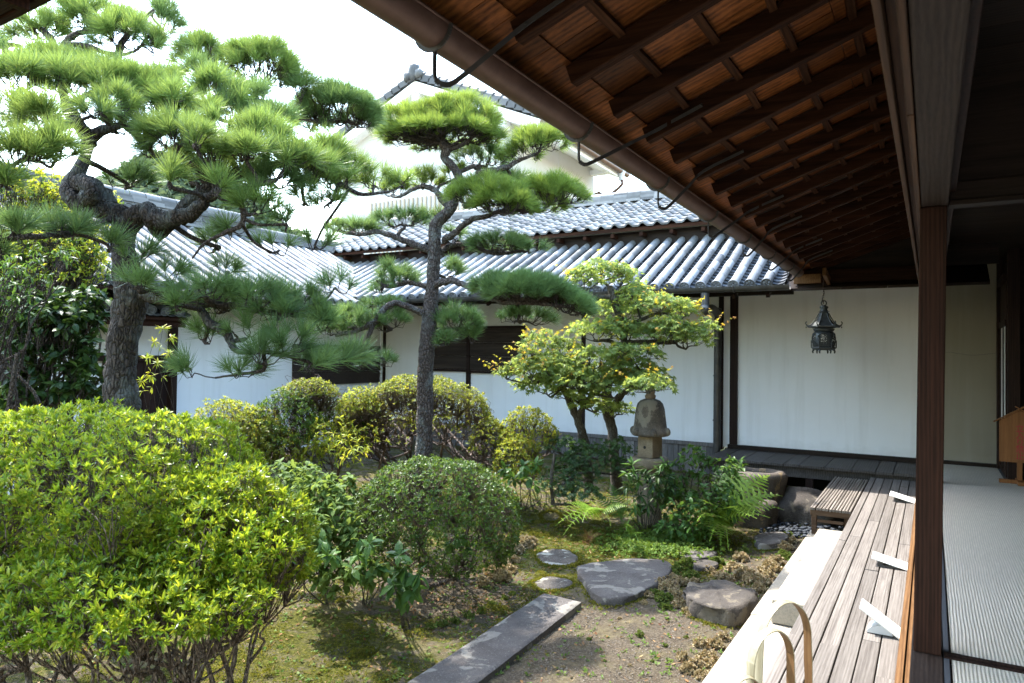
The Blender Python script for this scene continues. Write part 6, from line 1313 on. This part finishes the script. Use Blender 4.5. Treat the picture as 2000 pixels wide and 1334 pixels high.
# ------------------------------------------------------------------ hanging bronze lantern
def bronze_lantern():
    D = 9.2; hk = dep(1610, 545, D); s = D/F; cx = dep(1609, 640, D); top = dep(1609, 598, D)[2]; R = empty('hanging_lantern', cx, 'dark bronze lantern with flared roof hanging by a chain from the eave corner', 'lantern')
    Z = lambda y: dep(1609, y, D)[2]; c = A(cx[0], cx[1], 0); rt = math.atan2(FH[1], FH[0]); hexq = lambda t: 1/math.cos(((t-rt-.25) % (math.pi/3))-math.pi/6)
    px = s
    m = MB(); zr0, zr1 = Z(637), Z(611)                              # roof: six ribbed sides sweeping out
    prof = []; 
    for u in np.linspace(0, 1, 12): prof.append((px*(8+ (20*u**1.7)), zr1+(zr0-zr1)*(1-(1-u)**1.5)))
    lathe(m, [(px*26, Z(640)), (px*28.5, Z(638))]+prof[::-1]+[(px*7, Z(609))], c, 72, sq=lambda t: hexq(t)*.93*(1+.012*abs(math.cos(3*(t-rt-.25)))))
    for i in range(6):
        t = rt+.25+i*math.pi/3; dr = A(math.cos(t), math.sin(t), 0); P = [c+dr*px*r+UP*z for r, z in ((9, Z(612)), (14, Z(622)), (20, Z(631)), (27, Z(636)), (31, Z(635)), (33, Z(631)), (31, Z(628)))]
        tube(m, spline(P, 4), px*1.1, 6); q = c+dr*px*32.5+UP*Z(636)
    rf = m.build('roof', M['bronze'], R)
    for i in range(6):
        t = rt+.25+i*math.pi/3; dr = A(math.cos(t), math.sin(t), 0); q = c+dr*px*32+UP*Z(633); m = MB(); twig(m, q, q-UP*px*5, px*.5, px*.4, 0, 0, 4, 5); ico(m, q-UP*px*6.5, (px*1.2, px*1.2, px*1.8), 1, 0); m.build('pendant', M['bronze'], rf)
    m = MB(); lathe(m, [(px*11, Z(609)), (px*8, Z(608)), (px*6, Z(604)), (px*8, Z(601)), (px*8, Z(599)), (px*4, Z(597)), (px*3, Z(596))], c, 20)
    aa = np.linspace(0, 2*math.pi, 17); tube(m, [c+UP*(Z(592)+px*5*math.sin(t))+RH*px*5*math.cos(t) for t in aa], px*1.2, 6, cap=False); m.build('finial', M['bronze'], R)
    m = MB(); lathe(m, [(px*16, Z(641)), (px*20, Z(642)), (px*18, Z(646)), (px*16, Z(648))], c, 36)
    bo = m.build('neck', M['bronze'], R)
    # openwork body: a pierced barrel of six panels
    nU, nV = 96, 26; m = MB(); V = []
    z0, z1 = Z(676), Z(647)
    for v in range(nV+1):
        tt = v/nV; r = px*(19.0+2.6*math.sin(math.pi*min(1, tt*1.05+.0)) - (4.0*max(0, tt-.86)/.14 if tt > .86 else 0))
        for u in range(nU): t = u/nU*2*math.pi; V.append(c+A(r*math.cos(t), r*math.sin(t), 0)*(.35*hexq(t)+.62)+UP*(z0+(z1-z0)*tt))
    F4 = []
    for v in range(nV):
        for u in range(nU):
            loc = (u % 16); edge = loc < 2 or loc > 13 or v < 3 or v > nV-5
            if edge or mnoise.noise(Vector((u*.62, v*.85, 1.0))) > .04: F4.append((v*nU+u, v*nU+(u+1) % nU, (v+1)*nU+(u+1) % nU, (v+1)*nU+u))
    m.add(V, F4); b = m.build('pierced_body', M['bronze'], R); sm = b.modifiers.new('thick', 'SOLIDIFY'); sm.thickness = px*1.0
    m = MB(); lathe(m, [(px*15, Z(684)), (px*19, Z(683)), (px*20.5, Z(680)), (px*20.5, Z(678.5)), (px*17, Z(677)), (px*16.5, Z(675.5))], c, 36, sq=lambda t: hexq(t)*.96)
    for zz in (668.5, 674): 
        P = [c+A(math.cos(t), math.sin(t), 0)*px*21*hexq(t)*.93+UP*Z(zz) for t in np.linspace(0, 2*math.pi, 61)]; tube(m, P, px*.6, 5, cap=False)
    for i in range(24):
        t = rt+.25+i*math.pi/12; r = px*21*hexq(t)*.93; q = c+A(r*math.cos(t), r*math.sin(t), 0); big = i % 4 == 0
        twig(m, q+UP*Z(680), q+UP*Z(665 if big else 668.5), px*(1.0 if big else .45), px*(1.0 if big else .45), 0, 0, 2, 5)
    m.build('gallery', M['bronze'], R)
    for i in range(6):
        t = rt+.25+i*math.pi/3; q = c+A(math.cos(t), math.sin(t), 0)*px*18; m = MB(); tube(m, spline([q+UP*Z(683), q*1.0+A(math.cos(t), math.sin(t), 0)*px*2+UP*Z(686.5), q+A(math.cos(t), math.sin(t), 0)*px*1+UP*Z(690)], 3), np.linspace(px*2, px*1.4, 7), 6); m.build('foot', M['bronze'], R)
    # chain: links up to the peg
    m = MB(); a = c+UP*Z(593)+RH*0; P = [a, dep(1606, 585, D), dep(1609, 574, D), dep(1608, 560, D), dep(1609, 545, D), dep(1608, 528, D)]; S = spline(P, 5); L = np.concatenate([[0], np.cumsum(np.linalg.norm(np.diff(S, axis=0), axis=1))]); n = int(L[-1]/.027)
    for i in range(n):
        p = np.array([np.interp((i+.5)*L[-1]/n, L, S[:, q]) for q in range(3)]); sd = RH if i % 2 else FH; aa = np.linspace(0, 2*math.pi, 13)
        tube(m, [p+UP*.019*math.sin(t)+sd*.009*math.cos(t) for t in aa], .0032, 5, cap=False)
    m.build('chain', M['iron'], R)
bronze_lantern()

# ------------------------------------------------------------------ slatted bench
def bench():
    x0, x1, y0, y1, z = -1.135, -.72, 8.23, 10.55, .452; R = empty('slatted_bench', ((x0+x1)/2, (y0+y1)/2, .16), 'low weathered bench with round slats butting against the deck', 'bench')
    m = MB(); n = 13
    for i in range(n):
        x = x0+.018+(x1-x0-.036)*i/(n-1); w = rng.normal(0, .002, 3); tube(m, [(x+w[0], y0-.015+rng.normal(0, .006), z-.014), (x+w[1], (y0+y1)/2, z-.014+w[2]), (x-w[0], y1, z-.014)], .0145, 8)
    m.build('slats', M['rod'], R)
    for a, b in (((x0+.01, y0+.0, z-.085), (x1-.005, y0+.035, z-.030)), ((x0+.01, y1-.04, z-.085), (x1-.005, y1, z-.030)), ((x0+.005, y0+.036, z-.085), (x0+.04, y1-.041, z-.030)), ((x1-.045, y0+.036, z-.085), (x1-.01, y1-.041, z-.030))):
        m = MB(); box(m, a, b); bevel(m.build('frame_rail', M['benchw'], R), .004)
    for x, y in ((x0+.02, y0+.01), (x0+.02, y1-.06), (x1-.075, y0+.05), (x1-.075, y1-.06)):
        m = MB(); box(m, (x, y, .162 if y < 8.4 else .02), (x+.05, y+.05, z-.0855)); bevel(m.build('leg', M['benchw'], R), .004)
    m = MB(); box(m, (x0+.075, y0+.02, z-.16), (x1-.08, y0+.045, z-.13)); m.build('stretcher', M['benchw'], R)
bench()

# ------------------------------------------------------------------ explanation cards on the deck
def card(Y, ang, wd, ln, label, base, xr=-.157, k=0):
    R = empty('card_stand', (xr-.13, Y+ln/2, .452), label, 'sign', 'explanation cards along the deck'); ca, sa = math.cos(ang), math.sin(ang)
    u = A(-ca, 0, sa); n = A(sa, 0, ca); o = A(xr, Y, .4535); m = MB()
    V = [o, o+u*wd, o+u*wd+A(0, ln, 0), o+A(0, ln, 0)]; V += [v+n*.008 for v in V]; m.add(V, [(0, 1, 2, 3), (7, 6, 5, 4), (0, 4, 5, 1), (1, 5, 6, 2), (2, 6, 7, 3), (3, 7, 4, 0)])
    bevel(m.build('card', M['white'], R), .0015)
    t = MB(); 
    for r in range(7):                                               # faint rows of writing too small to read
        v = .12+.11*r; y = .08
        while y < .9 - .35*(r % 3 == 2):
            w_ = rng.uniform(.03, .07); p = o+n*.0086+u*wd*(1-v)+A(0, ln*y, 0); q = p+A(0, ln*w_, 0); t.add([p, q, q-u*.004, p-u*.004], [(0, 1, 2, 3)]); y += w_+.012
    t.build('lettering', M['inkgrey'], R)
    b = MB()
    if base == 'grey':
        aa = np.linspace(.05, math.pi*.5, 9); xc = xr-.02-wd*ca*.35
        prof = [(xr-.02-wd*ca*.72+.10*(1-math.cos(s)), .4535+.055*math.sin(s)) for s in aa]+[(xr-.03, .458)]
        V = [(x, y, z) for y in (Y+.02, Y+ln*.75) for x, z in prof]; q = len(prof); b.add(V, [(j, j+1, q+j+1, q+j) for j in range(q-1)], True); b.faces([list(range(q)), list(range(q, 2*q))[::-1]]); b.build('stand', M['greyplastic'], R)
    else:
        box(b, (xr-wd*ca*.80, Y+.02, .4525), (xr-.05, Y+ln*.5, .466)); tube(b, [(xr-wd*ca*.72, Y+.03, .472), (xr-wd*ca*.72, Y+ln*.5, .472)], .014, 8); bb = b.build('stand', M['blackstand'], R)
card(4.62, .59, .247, .19, 'white explanation card on a curved grey stand, tilted most steeply of those on the deck', 'grey')
card(6.15, .225, .25, .22, 'white explanation card on a dark stand in the middle of the deck', 'dark')
card(9.06, .25, .26, .30, 'white explanation card at the far end of the deck by the bench', 'dark')
card(3.051, .59, .247, .19, 'white explanation card peeping up at the lower edge behind the bamboo hoops', 'grey', xr=-.19)

# ------------------------------------------------------------------ bamboo hoops
def hoop(c, ang, half, top, wd, label, lean=0.0):
    h = A(math.cos(ang), math.sin(ang), 0); n = A(-h[1], h[0], 0); R = empty('bamboo_hoop', A(c[0], c[1], .452), label, 'barrier', 'bent bamboo hoops on the deck')
    zc = top-half*1.25; P = [A(c[0], c[1], 0)+h*(-half*1.12)+UP*.4525, A(c[0], c[1], 0)+h*(-half*1.06)+UP*((.4525+zc)/2)]
    for t in np.linspace(math.pi, 0, 15): P.append(A(c[0], c[1], 0)+h*half*math.cos(t)+UP*(zc+half*1.25*math.sin(t)))
    P += [A(c[0], c[1], 0)+h*half*1.06+UP*((.4525+zc)/2), A(c[0], c[1], 0)+h*half*1.12+UP*.4525]; S = spline(P, 4)
    T = unit(np.gradient(S, axis=0)); O = np.cross(n, T); O = O*np.where((O@UP) < -.3, -1, 1)[:, None]; cc = A(c[0], c[1], zc-.1)
    O = np.array([o if np.dot(o, s-cc) > 0 else -o for o, s in zip(O, S)]); k = len(S); V, W = [], []; ww = np.linspace(-1, 1, 5)
    for i in range(k):
        bulge = 1.0 + (.10 if i % 19 == 9 else 0)
        V += [S[i]+n*wd/2*x*bulge+O[i]*.0045*(1-x*x*.7)*bulge for x in ww]; W += [S[i]+n*wd/2*x*bulge-O[i]*.0025 for x in ww]
    a, b = MB(), MB(); F4 = [(i*5+j, i*5+j+1, i*5+6+j, i*5+5+j) for i in range(k-1) for j in range(4)]
    a.add(V, F4, True); b.add(W, F4, True); ed = [(i*5, i*5+5, 5*k+i*5+5, 5*k+i*5) for i in range(k-1)]+[(i*5+4, i*5+9, 5*k+i*5+9, 5*k+i*5+4) for i in range(k-1)]
    a.add(V+W, ed); a.build('outer_strip', M['bamboo'], R); b.build('inner_strip', M['bambooin'], R)
q = ony(1532, 1175, 3.1); hoop(q, .98, .135, q[2], .040, 'tallest bent bamboo hoop, standing farthest along the deck')
q = ony(1506, 1230, 2.9); hoop(q, .98, .105, q[2], .040, 'middle bent bamboo hoop with a pale outer skin')
q = ony(1452, 1322, 2.75); hoop(q, .98, .09, q[2], .038, 'lowest bent bamboo hoop just showing at the lower edge')

# ------------------------------------------------------------------ no entry sign in the corridor
def sign():
    Y = 10.6; xl, xr = .724, 1.02; z0, z1 = .817, 1.325; xm = (xl+xr)/2+.06; xr = xm+(xm-xl); R = empty('wooden_sign', (xm, Y, .55), 'small roofed wooden notice board with red lettering standing on the corridor matting', 'sign')
    zp = 1.46; m = MB(); V = [(xl, Y, z0), (xr, Y, z0), (xr, Y, z1), (xm, Y, zp), (xl, Y, z1)]; V += [(a, Y+.022, c) for a, b, c in V]
    m.add(V, [(0, 1, 6, 5), (1, 2, 7, 6), (2, 3, 8, 7), (3, 4, 9, 8), (4, 0, 5, 9)]); m.faces([(4, 3, 2, 1, 0), (5, 6, 7, 8, 9)]); bevel(m.build('board', M['sign'], R), .002)
    for sg in (-1, 1):
        m = MB(); e = A(xm+sg*(xm-xl+.06), Y+.011, z1-.022); p = A(xm-sg*.045, Y+.011, zp+.042); beam(m, e, p, .07, .014); bevel(m.build('roof_strip', M['sign'], R), .002)
    m = MB(); box(m, (xm-.028, Y+.023, .60), (xm+.028, Y+.05, 1.25)); bevel(m.build('post', M['sign'], R), .003)
    for a, b in (((xm-.21, Y+.012, .553), (xm+.21, Y+.062, .60)), ((xm-.03, Y-.14, .553), (xm+.03, Y+.0115, .598)), ((xm-.03, Y+.0625, .553), (xm+.03, Y+.22, .598))):
        m = MB(); box(m, a, b); bevel(m.build('foot', M['sign'], R), .004)
    cu = bpy.data.curves.new('letters', 'FONT'); cu.body = '\u7acb\n\u5165\n\u308a\n\u7981\n\u6b62'; cu.size = .098; cu.space_line = .86; cu.align_x = 'CENTER'; cu.offset = .0012
    t = bpy.data.objects.new('letters_tmp', cu); COL.objects.link(t); bpy.context.view_layer.update(); me = bpy.data.meshes.new_from_object(t); bpy.data.objects.remove(t)
    xs = np.array([v.co[:] for v in me.vertices]); mid = xs.mean(0); lo, hi = xs.min(0), xs.max(0)
    sc = (1.285-.86)/(hi[1]-lo[1])
    W = A(*[((p[0]-(lo[0]+hi[0])/2)*sc*.92+xm, Y-.0015, (p[1]-lo[1])*sc+.86) for p in xs]); m = MB(); m.V.append(W); m.n = len(W)
    for p in me.polygons: m.F.append((np.array([list(p.vertices)]), False))
    m.build('lettering', M['redpaint'], R)
sign()

# ------------------------------------------------------------------ succulents, moss, weeds, leaf litter
def sedum_mesh(r, h, n, matn, seed, sz=.013, per=9):
    mb = MB(); global rng; keep = rng; rng = np.random.default_rng(seed)
    k = max(4, int(n)); P, N = [], []
    for i in range(k):
        z = rng.random()**.7; ph = rng.random()*2*math.pi; q = math.sqrt(max(0, 1-z*z)); v = A(q*math.cos(ph), q*math.sin(ph), z); s = 1+.35*mnoise.noise(Vector(v*2.5)+Vector((seed, 0, 0)))
        P.append(v*A(r, r, h)*s*rng.uniform(.8, 1.05)); N.append(unit(v*.7+UP*.6+rng.normal(0, .25, 3)))
    P, N = np.array(P), np.array(N)
    for p, nn in zip(P, N): tube(mb, [p*A(.5, .5, .0)-UP*.01, p*.75-UP*.004, p], [.004, .005, .0055], 4, cap=False)
    rosettes(mb, leaf_tpl(.5, .16, -.3), P, N, 6, sz*.75, 8, 40, .25, .4); rosettes(mb, leaf_tpl(.5, .14, -.2), P-N*sz*.2, N, per, sz*.95, 45, 85, .25, .4); rosettes(mb, leaf_tpl(.45, .12, -.1), P-N*sz*.7, N, per, sz*.9, 60, 105, .3, .5)
    me = mb.build('sedum_tmp', M[matn]); dat = me.data; bpy.data.objects.remove(me); rng = keep; return dat
SED = {}
for key, matn in (('tan', 'sedum'), ('green', 'sedumg')):
    SED[key] = [sedum_mesh(.085, .075, 46, matn, s, .019) for s in (1, 2, 3)] + [sedum_mesh(.05, .05, 20, matn, s, .017) for s in (4, 5)]
def sed(x, y, r_px, key, label, group):
    p = onz(x, y, 0); d = np.dot(p-CP, CF); r = px_len(r_px, d); big = r > .05; me = SED[key][rng.integers(3) if big else 3+rng.integers(2)]
    o = bpy.data.objects.new('succulent_clump', me); COL.objects.link(o); z = gh(p[0], p[1]); z = z if p[0] > -20 else 0
    o.location = (p[0], p[1], z-.004); s = r/(.085 if big else .05); o.rotation_euler = (0, 0, rng.random()*6.28); o.scale = (s, s, s*rng.uniform(.85, 1.15)); tag(o, label, 'succulent', group)
G1, G2, G3, G4 = 'tan succulents along the kerb', 'succulents by the broad stepping stone', 'small succulents along the stone slab', 'succulents in the shade under the round azalea'
for x, y, r in ((1510, 1064, 11), (1539, 1056, 16), (1535, 1072, 15), (1513, 1097, 18), (1504, 1112, 20), (1495, 1125, 18), (1490, 1139, 18), (1482, 1152, 16), (1447, 1092, 16), (1435, 1112, 20), (1455, 1126, 22), (1470, 1134, 20), (1402, 1123, 14), (1420, 1130, 16), (1383, 1113, 13), (1398, 1262, 17), (1413, 1246, 13), (1383, 1290, 22), (1360, 1300, 18), (1367, 1262, 13), (1332, 1288, 15), (1340, 1310, 16), (1395, 1305, 18), (1372, 1322, 18)): sed(x, y, r, 'tan', 'dry tan succulent clump growing in the border along the pale kerb', G1)
for x, y, r in ((1488, 1056, 11), (1532, 1088, 16), (1399, 1097, 15), (1455, 1075, 9), (1540, 1045, 10)): sed(x, y, r, 'green', 'small green succulent clump among the tan ones by the kerb', G1)
for x, y, r in ((1332, 1088, 15), (1338, 1106, 20), (1312, 1121, 15), (1350, 1125, 17), (1279, 1161, 13), (1297, 1172, 18), (1300, 1188, 14), (1320, 1112, 14)): sed(x, y, r, 'green', 'green succulent clump between the broad stepping stone and the thick rock', G2)
for x, y, r in ((1292, 1145, 19), (1305, 1152, 18), (1266, 1165, 13), (1319, 1166, 18), (1327, 1184, 16), (1347, 1196, 15), (1367, 1190, 15), (1372, 1202, 10), (1330, 1140, 18), (1312, 1135, 17), (1355, 1140, 14), (1258, 1178, 8), (1340, 1170, 16)): sed(x, y, r, 'tan', 'grey brown succulent clump between the broad stepping stone and the thick rock', G2)
for x, y, r in ((1016, 1268, 10), (1004, 1280, 9), (985, 1294, 11), (965, 1302, 9), (944, 1310, 11), (920, 1325, 12), (905, 1334, 11), (1028, 1256, 8), (940, 1190, 9), (915, 1200, 10), (890, 1212, 10), (865, 1218, 10), (960, 1178, 8), (985, 1168, 8), (840, 1222, 9), (1000, 1160, 7)): sed(x, y, r, 'green', 'low green succulent tuft along the edge of the long slab', G3)
for x, y, r in ((976, 1132, 22), (960, 1118, 18), (992, 1116, 18), (1020, 1068, 22), (1005, 1080, 20), (1035, 1062, 14), (945, 1140, 15), (1000, 1098, 16)): sed(x, y, r, 'tan', 'brownish succulent clump in the shade of the round azalea', G4)
for x, y, r in ((1429, 1222, 6), (1340, 1245, 5), (1250, 1240, 8), (1210, 1205, 5), (1300, 1260, 5), (1180, 1290, 6), (1275, 1292, 5), (1230, 1300, 5), (1345, 1205, 6), (1100, 1300, 5), (1150, 1245, 5)): sed(x, y, r, 'green' if rng.random() < .6 else 'tan', 'tiny succulent tuft alone on the bare sandy soil', 'tiny succulents on the bare soil')

def cover():
    def spots(n, x0, x1, y0, y1, keep):
        X = rng.uniform(x0, x1, n*3); Y = rng.uniform(y0, y1, n*3); P = []
        for x, y in zip(X, Y):
            if any((x-c[0])**2+(y-c[1])**2 < (r*.92)**2 for c, r in STONES): continue
            k = keep(x, y)
            if rng.random() < k: P.append((x, y, gh(x, y)))
            if len(P) >= n: break
        return np.array(P)
    mo = lambda x, y: min(1, max(0, mossiness(x, y)+.9*mnoise.noise(Vector((x*1.9, y*1.9, 0)))-.25))*1.1
    P = spots(42000, -6.5, -1.25, 2.2, 10.5, mo); m = MB(); rosettes(m, diamond_tpl(.3), P, np.tile(UP, (len(P), 1))+rng.normal(0, .25, (len(P), 3)), 4, .012, 20, 70, .5, .5)
    for _ in range(150):                                              # raised cushions of moss
        x, y = rng.uniform(-5.5, -1.6), rng.uniform(2.4, 8.5)
        if mossiness(x, y) < .38 or any((x-c[0])**2+(y-c[1])**2 < (r*1.1)**2 for c, r in STONES): continue
        r = rng.uniform(.03, .11); k = int(40+900*r*r*9); a_ = rng.random(k)*6.283; q = np.sqrt(rng.random(k)); hh = rng.uniform(.015, .04)
        Pc = np.stack([x+r*q*np.cos(a_)*rng.uniform(.7, 1.4), y+r*q*np.sin(a_), gh(x, y)+hh*np.sqrt(1-q*q*.98)], 1); rosettes(m, diamond_tpl(.3), Pc, np.tile(UP, (k, 1))+rng.normal(0, .3, (k, 3)), 5, .011, 20, 75, .5, .5)
    E_ = []
    for S in EDGES:
        c = S.mean(0)
        for _ in range(620):
            p = S[rng.integers(len(S))]; q = c+(p-c)*(1.0+abs(rng.normal(.0, .11))-.03*rng.random())+rng.normal(0, .01, 2); E_.append((q[0], q[1], gh(q[0], q[1])+.004))
    E_ = A(*E_); rosettes(m, diamond_tpl(.3), E_, np.tile(UP, (len(E_), 1))+rng.normal(0, .3, E_.shape), 5, .015, 20, 75, .5, .5)
    tag(m.build('moss', M['moss']), kind='stuff')
    P = spots(9000, -3.6, -1.2, 2.2, 7.6, lambda x, y: max(.06, .9-mossiness(x, y)*1.8)); n = len(P); g = MB(); t_ = MB(); ico(t_, (0, 0, 0), (1, .8, .6), 1, .25, 2, 3.0)
    scatter(g, t_.V[0], [t_.F[0][0]], P+A(0, 0, .003), rots(unit(rng.normal(0, 1, (n, 3))), rng.normal(0, 1, (n, 3))), .0025+.006*rng.random(n)**3, False); tag(g.build('gravel', M['grit']), kind='stuff')
    P = spots(5200, -6.5, -1.25, 2.2, 10.5, lambda x, y: .25+.5*max(0, mnoise.noise(Vector((x*1.3, y*1.3, 7))))); m = MB(); rosettes(m, diamond_tpl(.34), P+A(0, 0, .006), np.tile(UP, (len(P), 1))+rng.normal(0, .2, (len(P), 3)), 5, .020, 45, 85, .5, .4)
    # dense low cover below the lantern
    q = [onz(x, y, .03) for x, y in zip(rng.normal(1290, 55, 1500), rng.normal(1062, 14, 1500))]; q = A(*q); rosettes(m, diamond_tpl(.34), q+UP*rng.uniform(0, .05, (len(q), 1)), np.tile(UP, (len(q), 1))+rng.normal(0, .3, q.shape), 6, .028, 30, 85, .4, .4)
    tag(m.build('ground_cover', M['weed']), kind='stuff')
    lit = lambda x, y: .10+.9*math.exp(-((x+3.6)**2/.5+(y-5.1)**2/.5))+.3*math.exp(-((x+4.4)**2/.6+(y-4.2)**2/.6))+.45*max(0, mnoise.noise(Vector((x*1.5, y*1.5, 3))))
    P = spots(4200, -6.5, -1.25, 2.2, 10.0, lit); n = len(P); m = MB(); d = unit(rng.normal(0, 1, (n, 3))*A(1, 1, .25)); scatter(m, *leaf_tpl(.28, .1, -.25), P+A(0, 0, .008), rots(d, UP+rng.normal(0, .3, (n, 3))), rng.uniform(.015, .045, n))
    # fallen pine needles
    P = spots(3500, -6.0, -1.25, 2.2, 8.0, lambda x, y: .6); n = len(P); d = unit(rng.normal(0, 1, (n, 3))*A(1, 1, .08)); scatter(m, A((-.012, 0, 0), (.012, 0, 0), (0, 1, .04)), [[(0, 1, 2)]], P+A(0, 0, .008), rots(d, UP+rng.normal(0, .2, (n, 3))), rng.uniform(.05, .11, n))
    tag(m.build('fallen_leaves', M['litter']), kind='stuff')
cover()

# ------------------------------------------------------------------ wooded hill far beyond
def hill():
    mb = MB(); c = dep(260, 520, 70); P = []
    top = lambda u: 23.5*math.exp(-((u+.12)/.62)**2)+3
    for _ in range(7000):
        u = rng.uniform(-1, 1); v = rng.uniform(0, 1); x = c + RH*u*34 + FH*(v*16); P.append(A(x[0], x[1], max(.2, top(u)*(.25+.75*v)-rng.random()*1.5)))
    P = A(*P); rosettes(mb, diamond_tpl(.5), P, np.tile(UP-FH*.8, (len(P), 1))+rng.normal(0, .6, P.shape), 7, 1.0, 30, 95, .5, .6)
    def f(a, b):
        x = c+RH*(a*2-1)*35+FH*(b*17+.4); return A(x[0], x[1], top(a*2-1)*(.25+.75*b)*(1 if b > .02 else 0)-.9)
    g = MB(); grid(g, 40, 14, f); o = g.build('hill', NT('hill soil').fin((.06, .09, .04), .9)); tag(o, kind='structure')
    tag(mb.build('hill_wood', M['hill']), kind='stuff')
hill()
